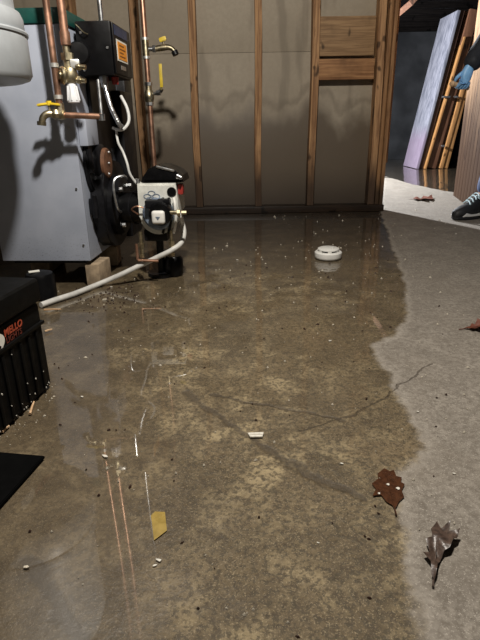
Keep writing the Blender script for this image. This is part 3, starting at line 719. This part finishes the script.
b = N(); rs = random.Random(4)
for k in range(38):
    y = -.49 * rs.random() - .01; z = .012 + .13 * rs.random() ** 2.4; r_ = rs.uniform(.0004, .0015)
    prism(b, [(y + r_ * rs.uniform(.6, 1.3) * math.cos(2 * PI * q / 5), z + 1.6 * r_ * math.sin(2 * PI * q / 5)) for q in range(5)], .0032, .0048, FX)
o = obj('dried_specks', b, M['chip'], case, smooth=False); o['kind'] = 'stuff'; o['label'] = 'dried pale specks'
cn = G(43, 297)
bt = thing('black_canister', 'small glossy black canister behind the black case', 'canister', (cn.x, cn.y, 0))
b = N(); lathe(b, [(0, 0), (.045, 0), (.05, .006), (.05, .075), (.044, .088), (.02, .095), (0, .096)], 28); obj('body', b, M['black'], bt)
b = N(); box(b, (-.012, -.012, .0975), (.036, .018, .004), .5, .0015); obj('pale_tab', b, M['labelwhite'], bt)['label'] = 'small pale tab'

# black flat sheet at the lower left
a0, a1, a2 = G(45, 459), G(-2, 512), G(-2, 455)
u = (a1 - a0).normalized(); v = (a2 - a0).normalized()
poly = [a0, a0 + u * .30, a0 + u * .30 + v * .35, a0 + v * .35]
b = N(); prism(b, [(p.x - a0.x, p.y - a0.y) for p in poly], 0.0005, .008, None, .0015)
o = obj('rubber_mat', b, M['blackmatte']); o.location = (a0.x, a0.y, 0); tag(o, 'corner of a flat black rubber mat on the floor below the case', 'mat')

# ------------------------------------------------------------------ smoke detector
sp = G(328, 258)
sd = thing('smoke_detector', 'round white smoke detector lying on the wet floor', 'smoke detector', (sp.x, sp.y, 0), .3)
b = N(); lathe(b, [(0, .001), (.054, .001), (.058, .004), (.060, .010), (.060, .027), (.056, .031), (.048, .032), (0, .032)], 48); obj('base', b, M['whiteplastic'], sd)
b = N(); lathe(b, [(0, .032), (.041, .032), (.041, .038), (0, .038)], 40); obj('vent_gap', b, M['blackmatte'], sd)
b = N(); lathe(b, [(0, .038), (.044, .038), (.048, .0395), (.047, .044), (.040, .047), (0, .048)], 48); capo = obj('cap', b, M['whiteplastic'], sd)
for k in range(6):
    t = 2 * PI * k / 6 + .2
    b = N(); box(b, (.043 * math.cos(t), .043 * math.sin(t), .035), (.008, .016, .006), t, .001); obj('vent_rib', b, M['whiteplastic'], sd)
b = N(); cyl(b, (.015, -.012, .0475), (.015, -.012, .050), .008, seg=16, bevel=.001); obj('test_button', b, M['whiteplastic'], capo)

# ------------------------------------------------------------------ leaves and litter on the floor
def leaf_mat(name, c1, c2, rough):
    m = NT(name); co = m.coord()
    col = m.mix(m.step(m.noise(co, 120, 5, .7), .3, .7), c1, c2)
    return m.out(col, rough, 0, m.bump(m.noise(co, 160, 4), .4, .002))
M['leafdark'] = leaf_mat('dry_dark_leaf', (.03, .019, .014), (.095, .062, .046), .36)
M['leafwet'] = leaf_mat('wet_brown_leaf', (.035, .014, .007), (.075, .030, .014), .22)
M['leafred'] = leaf_mat('red_brown_leaf', (.10, .03, .018), (.17, .055, .03), .6)
def leaf(name, outline, base, tip, mat, curl, label, amp=.0, thick=.0007):
    """a leaf cut from its outline on the floor: lobes rise away from the midrib, stem at the base"""
    A, T = G(*base), G(*tip); ax = (T - A); L = ax.length; ax.normalize(); sd_ = Vector((ax.y, -ax.x, 0))
    pts = [G(*q) - A for q in outline]
    b = N(); vs = [b.verts.new(p) for p in pts]
    es = [b.edges.new((vs[i], vs[(i + 1) % len(vs)])) for i in range(len(vs))]
    bmesh.ops.triangle_fill(b, use_beauty=True, edges=es)
    for _ in range(3): bmesh.ops.subdivide_edges(b, edges=list(b.edges), cuts=1, use_grid_fill=True)
    for v in b.verts:
        t = v.co.dot(ax) / L; s = v.co.dot(sd_) / L
        z = curl * (abs(s) * 2.2) ** 1.3 + curl * .9 * max(0, t - .35) ** 1.5 + amp * math.sin(11 * t + 6 * s) + .3 * amp * math.sin(31 * s + 9 * t)
        v.co.z = z
    zmin = min(v.co.z for v in b.verts)
    for v in b.verts: v.co.z += .0012 - zmin
    bmesh.ops.recalc_face_normals(b, faces=b.faces)
    bmesh.ops.solidify(b, geom=list(b.faces), thickness=thick)
    root = thing(name, label, 'leaf', A)
    obj('blade', b, mat, root, angle=80)
    b = N(); tube(b, [ax * (-.16 * L) + Vector((0, 0, .0018)), Vector((0, 0, .002)), ax * (.35 * L) + Vector((0, 0, .0022 - zmin)), ax * (.8 * L) + Vector((0, 0, .002 - zmin + curl * .9 * .45 ** 1.5))], lambda t: .0015 * (1 - .6 * t), 6, 3); obj('midrib', b, mat, root)
    return root
o1 = [(183, 545), (166, 520), (160, 460), (120, 408), (157, 398), (133, 340), (168, 332), (160, 292), (192, 246), (214, 276), (262, 264), (258, 302), (312, 304), (300, 340), (278, 352), (262, 392), (232, 402), (214, 440), (196, 470), (190, 520)]
leaf('oak_leaf', [(400 + x / 5.333, 480 + y / 5.333) for x, y in o1], (433.5, 579), (437, 530), M['leafdark'], .011, 'dry curled dark oak leaf on the dry concrete, shadow beside it', .0035)
o2 = [(260, 335), (250, 316), (224, 302), (198, 268), (156, 272), (172, 238), (152, 212), (184, 188), (180, 165), (212, 138), (240, 152), (258, 146), (270, 176), (296, 182), (292, 206), (310, 216), (296, 246), (308, 276), (282, 300), (270, 326)]
l2 = G(391, 506)
leaf('oak_leaf', [(340 + x / 4.8, 440 + y / 4.8) for x, y in o2], (394.5, 509), (385, 470), M['leafwet'], .0, 'flat wet brown leaf at the edge of the damp patch', .0004)
o3 = [(412, 198), (438, 192), (446, 184), (458, 187), (466, 178), (480, 182), (500, 176), (515, 190), (500, 205), (484, 202), (472, 212), (460, 204), (446, 206), (436, 199)]
leaf('oak_leaf', [(360 + x / 4, 280 + y / 4) for x, y in o3], (463, 329.5), (488, 327), M['leafred'], .02, 'reddish-brown leaf on dry concrete near the right edge', .002)
o4 = [(185, 216), (200, 210), (222, 214), (232, 207), (252, 211), (268, 206), (276, 216), (262, 224), (246, 219), (236, 226), (214, 220), (196, 222)]
leaf('oak_leaf', [(370 + x / 4.36, 150 + y / 4.36) for x, y in o4], (412.4, 199.4), (433, 199), M['leafred'], .008, 'brown leaf lying on the bright floor inside the doorway', .003)
# water beads on the wet leaf
for k, (px_, py_, rr_, lab) in enumerate(((398, 490, .0032, 'white paint flake on the right half of the wet brown leaf'), (388, 486, .0026, 'white paint flake in the middle of the wet brown leaf'), (379, 495, .002, 'tiny white flake on the left tip of the wet brown leaf'))):
    b = N(); prism(b, [(rr_ * (1.3 if q % 2 else .8) * math.cos(2 * PI * q / 7), rr_ * math.sin(2 * PI * q / 7)) for q in range(7)], 0, .0012)
    o = obj('paint_flake', b, M['chip']); pp = G(px_, py_); o.location = (pp.x, pp.y, .0024)
    tag(o, lab, 'flake', 'flakes on the wet leaf')

c_ = G(256, 436)
b = N(); prism(b, [(-.016, .006), (-.011, -.008), (.012, -.0075), (.015, .008)], 0.0, .004, None, .0008)
cw = thing('broken_chip', 'broken white plastic chip near the middle of the floor', 'chip', (c_.x, c_.y, .0002), -.03)
obj('chip_body', b, M['chip'], cw)
b = N(); box2(b, (-.012, -.0012, .004), (.0125, .0, .0052)); obj('ridge', b, M['chip'], cw)
c_ = G(160, 524)
tp = [G(151, 516), G(155, 512), G(165, 512.5), G(167, 531), G(154, 541)]
b = N(); prism(b, [(p.x - c_.x, p.y - c_.y) for p in tp][::-1], 0, .0008)
o = obj('tape_scrap', b, M['amber']); o.location = (c_.x, c_.y, .0004); tag(o, 'yellowish translucent-looking scrap of tape stuck to the floor', 'tape')

# splinters
for i, (pa, pb, lab) in enumerate((((44, 310), (61, 309.5), 'thin pale wood splinter lying beside the hose end'), ((45, 331.5), (52, 329.5), 'short pale wood splinter beside the black case'), ((30, 414), (34, 402), 'pale stick leaning at the foot of the black case'), ((2, 432), (9, 426), 'pale wood chip at the near foot of the black case'))):
    A, B_ = G(*pa, .004), G(*pb, .004); mid = (A + B_) / 2
    b = N(); tube(b, [A - mid, (B_ - A) * .1 + Vector((0, 0, .001)), B_ - mid], lambda t: .0032 - .001 * t, 5)
    o = obj('wood_splinter', b, M['splinter']); o.location = (mid.x, mid.y, .0045); tag(o, lab, 'splinter')
# bigger pale flakes that can be told apart
flakes = [(105, 457, .011, 'white flake at the head of the long floor scratches'), (159, 561, .008, 'white flake just below the yellowish tape scrap'), (155, 566, .006, 'smaller white crumb below the yellowish tape scrap'),
          (26, 568, .009, 'yellowish-white flake near the lower left corner'), (237, 260, .010, 'white speck on the wet floor left of the smoke detector'), (342, 464, .006, 'white speck left of the flat wet leaf'),
          (454, 474, .006, 'pale pebble on dry concrete above the curled leaf'), (318, 543, .004, 'white crumb in the lower middle of the floor'), (105, 300, .018, 'pale chunk of debris in front of the hose'),
          (111, 287, .010, 'white crumb close beside the hose'), (418, 412, .006, 'white speck right of the damp edge'), (456, 234, .012, 'white flake on the floor in front of the shoe'), (330, 341, .008, 'white fleck right of the middle of the wet floor'), (82, 397, .007, 'pale crumb on the floor right of the black case')]
for i, (x, y, sz, lab) in enumerate(flakes):
    p = G(x, y); r0 = sz * .5; n = rng.choice((5, 6, 7))
    b = N(); prism(b, [(r0 * rng.uniform(.7, 1.4) * math.cos(2 * PI * k / n), r0 * rng.uniform(.35, .7) * math.sin(2 * PI * k / n)) for k in range(n)], 0, sz * .25)
    o = obj('debris_flake', b, M['chip'] if i not in (3, 8) else M['grit'], smooth=False); o.location = (p.x, p.y, .0); o.rotation_euler = (0, 0, rng.uniform(-.6, .6))
    tag(o, lab, 'flake', 'loose pale flakes on the floor')
# fine grit, beyond counting
b = N()
for k in range(900):
    if k < 520: x, y = rng.uniform(-.6, .75), rng.uniform(.4, 2.6)
    elif k < 570: q_ = G(rng.gauss(100, 30), rng.gauss(297, 8)); x, y = q_.x, q_.y
    elif k < 620:
        t = rng.random(); q_ = G(2 + 50 * t + rng.gauss(4, 5), 436 - 50 * t + rng.gauss(2, 5)); x, y = q_.x, q_.y
    else: x, y = rng.uniform(.2, 1.5), rng.uniform(.45, 4.0)
    if x < -.34 and y < .82: continue
    s = (.0004 + .0016 * rng.random() ** 3) * (1 + .5 * y)
    r = bmesh.ops.create_cone(b, segments=4, radius1=s, radius2=s * .3, depth=s * 1.2, cap_ends=True)
    bmesh.ops.transform(b, matrix=Matrix.Translation((x, y, s * .5)) @ Matrix.Rotation(rng.uniform(0, 6), 4, 'Z') @ Matrix.Diagonal((rng.uniform(.7, 2), 1, 1, 1)), verts=r['verts'])
o = obj('floor_grit', b, M['grit'], smooth=False); o['kind'] = 'stuff'; tag(o, 'fine pale grit scattered over the basement floor', 'grit')
b = N()
for k in range(260):
    if k < 150: x, y = rng.uniform(-.5, .7), rng.uniform(.4, 2.2)
    else: q_ = G(rng.gauss(105, 24), rng.gauss(297, 6)); x, y = q_.x, q_.y
    if x < -.34 and y < .82: continue
    s = rng.uniform(.0008, .0022) * (1 + .4 * y)
    r = bmesh.ops.create_cone(b, segments=4, radius1=s, radius2=s * .3, depth=s * 1.2, cap_ends=True)
    bmesh.ops.transform(b, matrix=Matrix.Translation((x, y, s * .5)) @ Matrix.Rotation(rng.uniform(0, 6), 4, 'Z') @ Matrix.Diagonal((rng.uniform(.7, 2.4), 1, 1, 1)), verts=r['verts'])
o = obj('dark_crumbs', b, M['slab_edge'], smooth=False); o['kind'] = 'stuff'; tag(o, 'fine dark crumbs scattered over the basement floor', 'crumbs')

# ------------------------------------------------------------------ far room: leaning panels
def lean(name, lab, xb, xt, y0, y1, th, mat, h=1.775, kind='panel', z0=0.0):
    """a sheet standing on the floor and tipped to the right; xb, xt: its left face at floor and at height h"""
    root = thing(name, lab, kind, (xb, y0, 0), 0, 'panels leaning in the far room')
    b = N(); a = math.atan2(xt - xb, h); c, s = math.cos(a), math.sin(a)
    L = math.hypot(xt - xb, h) - .02
    box2(b, (0, 0, z0), (th, y1 - y0, L), .003)
    bmesh.ops.transform(b, matrix=Matrix.Rotation(a, 4, 'Y') @ Matrix.Translation((0, 0, 0)), verts=b.verts)
    zm = min(v.co.z for v in b.verts)
    bmesh.ops.translate(b, verts=b.verts, vec=(0, 0, -zm))
    o = obj('sheet', b, mat, root); return root, a, -zm
x0 = G(418, 169); tX = .295
def gx(px, Y): return YP(px, 169, Y).x
Yn = 6.75
lean('painted_panel', 'bluish-white painted panel, leftmost of the leaning stack', gx(419, Yn) - .035, gx(419, Yn) - .035 + tX, Yn, Yn + .55, .033, M['whitepanel'])
lean('dark_slab', 'blackish-brown slab leaning just right of the white panel', gx(419.5, Yn), gx(419.5, Yn) + tX, Yn + .02, Yn + .5, .05, M['slab_edge'])
lean('thin_board', 'thin orange board edge between two dark leaning slabs', gx(424, Yn), gx(424, Yn) + tX, Yn - .03, Yn + .6, .022, M['slab_orange'], h=1.5)
r1, an, zz = lean('brown_door', 'dark brown door slab leaning in the middle of the stack', gx(427.5, Yn), gx(427.5, Yn) + tX, Yn, Yn + .5, .105, M['slab_brown'])
r2, _, _ = lean('dark_strip', 'black-brown slab leaning between brown door and orange boards', gx(436.5, Yn), gx(436.5, Yn) + tX, Yn + .04, Yn + .5, .03, M['slab_edge'])
lean('orange_board', 'orange wooden board, third from the right wall in stack', gx(439.2, Yn), gx(439.2, Yn) + tX - .02, Yn - .02, Yn + .6, .042, M['slab_orange'], h=1.72)
r3, _, _ = lean('orange_board', 'orange wooden board nearest the plank sheet in the stack', gx(443.5, Yn), gx(443.5, Yn) + tX - .04, Yn - .01, Yn + .6, .05, M['slab_orange'], h=1.8)
# steel latch bars fixed to the slabs
for px, py, w_, par in ((446, 97, .09, r1), (456, 97, .05, r3), (443, 146, .035, r2)):
    p = YP(px, py, Yn - .05) - Vector(par.location)
    b = N(); box(b, p, (w_, .05, .022), 0, .004); cyl(b, p + Vector((-w_ * .4, -.02, 0)), p + Vector((-w_ * .4, -.05, 0)), .012, seg=10)
    obj('latch', b, M['steel'], par)['label'] = 'metal latch'

# ------------------------------------------------------------------ upright sheet of plank panelling behind the person
dA, dB = G(453, 195.5), G(477, 213.5)
dv = (dB - dA); dl = .92; dn = dv.normalized()
sheet = thing('plank_panel', 'upright sheet of wooden plank panelling beside the person', 'panelling', dA, math.atan2(dn.y, dn.x))
npl = 9; pw = dl / npl
for k in range(npl):
    b = N(); box2(b, (k * pw + .003, 0, .0), ((k + 1) * pw - .003, .022, 1.72), .004); obj('plank', b, M['plank'], sheet)
b = N(); box2(b, (0, .0225, .01), (dl, .03, 1.71)); obj('backing', b, M['slab_edge'], sheet)

# ------------------------------------------------------------------ person at the doorway (mostly outside the frame)
def skin(name, verts, edges, radii, mat, parent, root=0, sub=2):
    me = bpy.data.meshes.new(name); me.from_pydata([tuple(v) for v in verts], edges, [])
    o = bpy.data.objects.new(name + '_tmp', me); C.objects.link(o)
    md = o.modifiers.new('s', 'SKIN'); md.use_smooth_shade = True
    if not me.skin_vertices: me.attributes  # layer is made by the modifier
    for i, r in enumerate(radii):
        sv = me.skin_vertices[0].data[i]; sv.radius = r if isinstance(r, tuple) else (r, r); sv.use_root = (i == root)
    s = o.modifiers.new('d', 'SUBSURF'); s.levels = sub; s.render_levels = sub
    dg = bpy.context.evaluated_depsgraph_get(); dg.update()
    m2 = bpy.data.meshes.new_from_object(o.evaluated_get(dg)); m2.name = name
    bpy.data.objects.remove(o); bpy.data.meshes.remove(me)
    m2.polygons.foreach_set('use_smooth', [True] * len(m2.polygons))
    return finish(name, m2, mat, parent, world=parent is not None)
FT = G(450, 221)                            # toe of the shoe
fy = FT.y + .045
PX = FT.x + .31                             # pelvis x
# joints (facing -x; right side is +y)
J = dict(pel=(PX, 2.93, .93), sp1=(PX, 2.93, 1.08), sp2=(PX - .01, 2.93, 1.26), neck=(PX - .02, 2.93, 1.44), nk2=(PX - .04, 2.93, 1.52), hd=(PX - .06, 2.93, 1.60), hd2=(PX - .06, 2.93, 1.68),
         rsh=(PX - .01, 3.11, 1.37), lsh=(PX - .01, 2.75, 1.37), rhip=(PX, 3.03, .88), lhip=(PX, 2.83, .88), rkn=(PX + .0, FT.y + .11, .48), rank=(FT.x + .235, FT.y + .135, .11), lkn=(PX + .02, 2.80, .48), lank=(PX + .04, 2.78, .10))
wr = YP(470, 67, 3.0); el = Vector((wr.x + .155, 3.06, wr.z + .235))
J['rel'] = el; J['rwr'] = wr; J['lel'] = (PX + .04, 2.70, 1.07); J['lwr'] = (PX - .02, 2.69, .82)
keys = list(J); ix = {k: i for i, k in enumerate(keys)}
E_ = [('pel', 'sp1'), ('sp1', 'sp2'), ('sp2', 'neck'), ('neck', 'nk2'), ('nk2', 'hd'), ('hd', 'hd2'), ('neck', 'rsh'), ('neck', 'lsh'), ('rsh', 'rel'), ('rel', 'rwr'), ('lsh', 'lel'), ('lel', 'lwr'), ('pel', 'rhip'), ('pel', 'lhip'), ('rhip', 'rkn'), ('rkn', 'rank'), ('lhip', 'lkn'), ('lkn', 'lank')]
rad = dict(pel=.11, sp1=.105, sp2=.115, neck=.075, nk2=.05, hd=.085, hd2=.075, rsh=.055, lsh=.055, rel=.036, lel=.036, rwr=.024, lwr=.024, rhip=.075, lhip=.075, rkn=.05, lkn=.05, rank=.034, lank=.034)
body = skin('person', [J[k] for k in keys], [(ix[a], ix[c]) for a, c in E_], [rad[k] for k in keys], M['skin'], None)
body.data.transform(Matrix.Translation((-PX, -2.93, 0))); body.location = (PX, 2.93, 0)
tag(body, 'person in black jacket and blue glove at the right edge', 'person')
def sub(name, ks, edges, rr_, mat, root=0):
    return skin(name, [J[k] if isinstance(k, str) else k for k in ks], edges, rr_, mat, body, root)
mid = lambda a, c, t: Vector(J[a]).lerp(Vector(J[c]), t)
sub('jacket', ['pel', 'sp1', 'sp2', 'neck', 'rsh', 'rel', mid('rel', 'rwr', .5), mid('rel', 'rwr', 1.06), 'lsh', 'lel', mid('lel', 'lwr', .95)],
    [(0, 1), (1, 2), (2, 3), (3, 4), (4, 5), (5, 6), (6, 7), (3, 8), (8, 9), (9, 10)], [.135, .125, .135, .09, .078, .056, .056, .050, .078, .056, .044], M['jacket'], 1)
sub('trousers', [mid('pel', 'sp1', .2), 'rhip', 'rkn', Vector(J['rank']) + Vector((0, 0, .015)), 'lhip', 'lkn', Vector(J['lank']) + Vector((0, 0, .0))],
    [(0, 1), (1, 2), (2, 3), (0, 4), (4, 5), (5, 6)], [.125, .092, .068, .054, .092, .068, .054], M['jeans'])
# face and hair
H = Vector(J['hd'])
b = N(); lathe(b, [(0, 0), (.010, .004), (.013, .014), (.006, .034), (0, .04)], 10, aim(H + Vector((-.092, 0, -.005)), (-.15, 0, 1))); obj('nose', b, M['skin'], body, world=True)
for s in (-1, 1):
    b = N(); bmesh.ops.create_uvsphere(b, u_segments=12, v_segments=8, radius=.012, matrix=Matrix.Translation(H + Vector((-.082, .032 * s, .04)))); obj('eye', b, M['eye'], body, world=True)
    b = N(); lathe(b, [(0, 0), (.026, .0), (.028, .008), (.018, .012), (0, .006)], 14, aim(H + Vector((.0, .082 * s, .03)), (0, s, 0)) @ Matrix.Diagonal((.7, 1.2, 1, 1))); obj('ear', b, M['skin'], body, world=True)
b = N(); box(b, H + Vector((-.086, 0, -.04)), (.012, .045, .008), 0, .003); obj('mouth', b, M['darkred'], body, world=True)
b = N(); bmesh.ops.create_uvsphere(b, u_segments=20, v_segments=12, radius=.1, matrix=Matrix.Translation(H + Vector((.02, 0, .075))) @ Matrix.Diagonal((.98, .95, .85, 1)))
obj('hair', b, M['hair'], body, world=True)

def glove(wrist, fwd, side, palmdir, mirror, name='glove', curl=1.0):
    """wrist position, direction of the fingers, direction towards the thumb, direction the palm faces"""
    f, s, p = Vector(fwd).normalized(), Vector(side).normalized(), Vector(palmdir).normalized()
    s = (s - f * s.dot(f)).normalized(); p = f.cross(s) * (1 if f.cross(s).dot(p) > 0 else -1)
    W = Vector(wrist)
    V = []; E2 = []; R = []
    def add(v, r): V.append(v); R.append(r); return len(V) - 1
    cuff = add(W - f * .035, .030); w0 = add(W, .027); pm = add(W + f * .045, (.036, .022)); E2 += [(cuff, w0), (w0, pm)]
    for i, (off, l) in enumerate(((.030, .070), (.010, .078), (-.010, .072), (-.028, .056))):
        k0 = add(W + f * .085 + s * off, .0125); E2.append((pm, k0))
        a, pr_ = 0.0, V[k0]; last = k0
        for seg_, (fr, bend) in enumerate(((.45, .75), (.33, .85), (.25, .6))):
            a += bend * curl
            pr_ = pr_ + (f * math.cos(a) + p * math.sin(a)) * (l * fr)
            k = add(pr_, .0098 - .0012 * seg_); E2.append((last, k)); last = k
    t0 = add(W + f * .03 + s * .036 + p * .010, .0135); t1 = add(W + f * .062 + s * .050 + p * .030, .0112); t2 = add(W + f * .082 + s * .040 + p * .048, .0095)
    E2 += [(pm, t0), (t0, t1), (t1, t2)]
    k_ = .86; V = [W + (q - W) * k_ for q in V]; R = [tuple(c * k_ for c in q) if isinstance(q, tuple) else q * k_ for q in R]
    return skin(name, V, E2, R, M['glove'], body, 1)
hf = (YP(464, 86, 3.0) - wr)
g = glove(wr + hf * .1, hf, (-.95, -.25, -.1), (.35, .9, .1), False, curl=1.0); g['label'] = 'blue nitrile glove gripping a stick'
glove(J['lwr'], (-.1, 0, -1), (-1, .1, 0), (0, 1, 0), True, curl=.35)
# stick in the hand
f_, s_ = hf.normalized(), Vector((-.95, -.25, -.1)); s_ = (s_ - f_ * s_.dot(f_)).normalized(); p_ = f_.cross(s_); p_ = p_ if p_.dot(Vector((.35, .9, .1))) > 0 else -p_
gc = wr + hf * .1 + f_ * .084 + p_ * .028
b = N(); tube(b, [s_ * .055, s_ * .02, s_ * -.05], lambda t: .0135 - .001 * t, 12); lathe(b, [(0, 0), (.014, .002), (.016, .01), (.012, .02), (0, .022)], 14, aim(s_ * .045, s_))
o = obj('stick_handle', b, M['splinter']); o.location = gc; tag(o, 'short pale wooden handle held in the blue glove', 'handle')

def shoe(x_toe, y, name='shoe'):
    # shoe along +x from the toe; lofted cross sections
    root = bpy.data.objects.new(name, None); C.objects.link(root); root.parent = body
    root.matrix_parent_inverse = Matrix.Translation(body.location).inverted(); root.location = (x_toe, y, 0)
    secs = [(0.0, .012, .012, .035), (.015, .030, .010, .052), (.06, .044, .009, .066), (.11, .046, .010, .078), (.15, .042, .012, .098), (.19, .038, .014, .115), (.235, .037, .014, .112), (.275, .033, .014, .105), (.29, .020, .016, .09)]
    b = N(); rings = []
    for x, w_, z0, z1 in secs:
        ring = []
        for k in range(14):
            t = 2 * PI * k / 14; cx, sx = math.cos(t), math.sin(t)
            yy = w_ * (abs(cx) ** .8) * (1 if cx >= 0 else -1); zz_ = (z0 + z1) / 2 + (z1 - z0) / 2 * (abs(sx) ** .7) * (1 if sx >= 0 else -1)
            ring.append(b.verts.new((x, yy * (1 - .25 * max(0, sx)), zz_)))
        rings.append(ring)
    for a, c in zip(rings, rings[1:]):
        for k in range(14): b.faces.new((a[k], a[(k + 1) % 14], c[(k + 1) % 14], c[k]))
    b.faces.new(rings[0][::-1]); b.faces.new(rings[-1])
    up = obj('upper', b, M['shoeblack'], root, angle=60)
    out_ = [(.0, 0), (.012, .026), (.05, .046), (.11, .05), (.19, .042), (.25, .041), (.29, .03), (.30, 0)]
    pl = out_ + [(x, -y_) for x, y_ in out_[-2:0:-1]]
    b = N(); prism(b, pl, 0.001, .017, None, .004); obj('outsole', b, M['shoeblack'], root)
    # white midsole wedge along both sides
    for s in (-1, 1):
        pts = [(.03, .018), (.06, .034), (.10, .026), (.15, .024), (.21, .034), (.28, .046), (.285, .020), (.20, .017), (.08, .0165)]
        b = N(); prism(b, pts, .0, .010, Matrix(((1, 0, 0, 0), (0, 0, 1, .047 * s - .005), (0, 1, 0, 0), (0, 0, 0, 1))), .002); obj('midsole_stripe', b, M['shoewhite'], root)
    for k in range(4):
        x = .105 + k * .022; z = .078 + k * .0115
        b = N(); tube(b, [(x - .008, -.03, z - .004), (x, -.012, z + .008), (x + .002, .012, z + .009), (x - .006, .03, z - .003)], .0038, 7, 4); obj('lace', b, M['lace'], root)
    b = N(); tube(b, [(.15, -.008, .108), (.145, -.03, .115), (.155, -.042, .10), (.165, -.02, .106)], .0032, 7, 5); obj('lace_loop', b, M['lace'], root)
    return root
sh = shoe(FT.x + .03, FT.y + .035); sh.scale = (1, 1, 1.2); sh.rotation_euler = (0, 0, .42); shoe(PX - .155, 2.78)
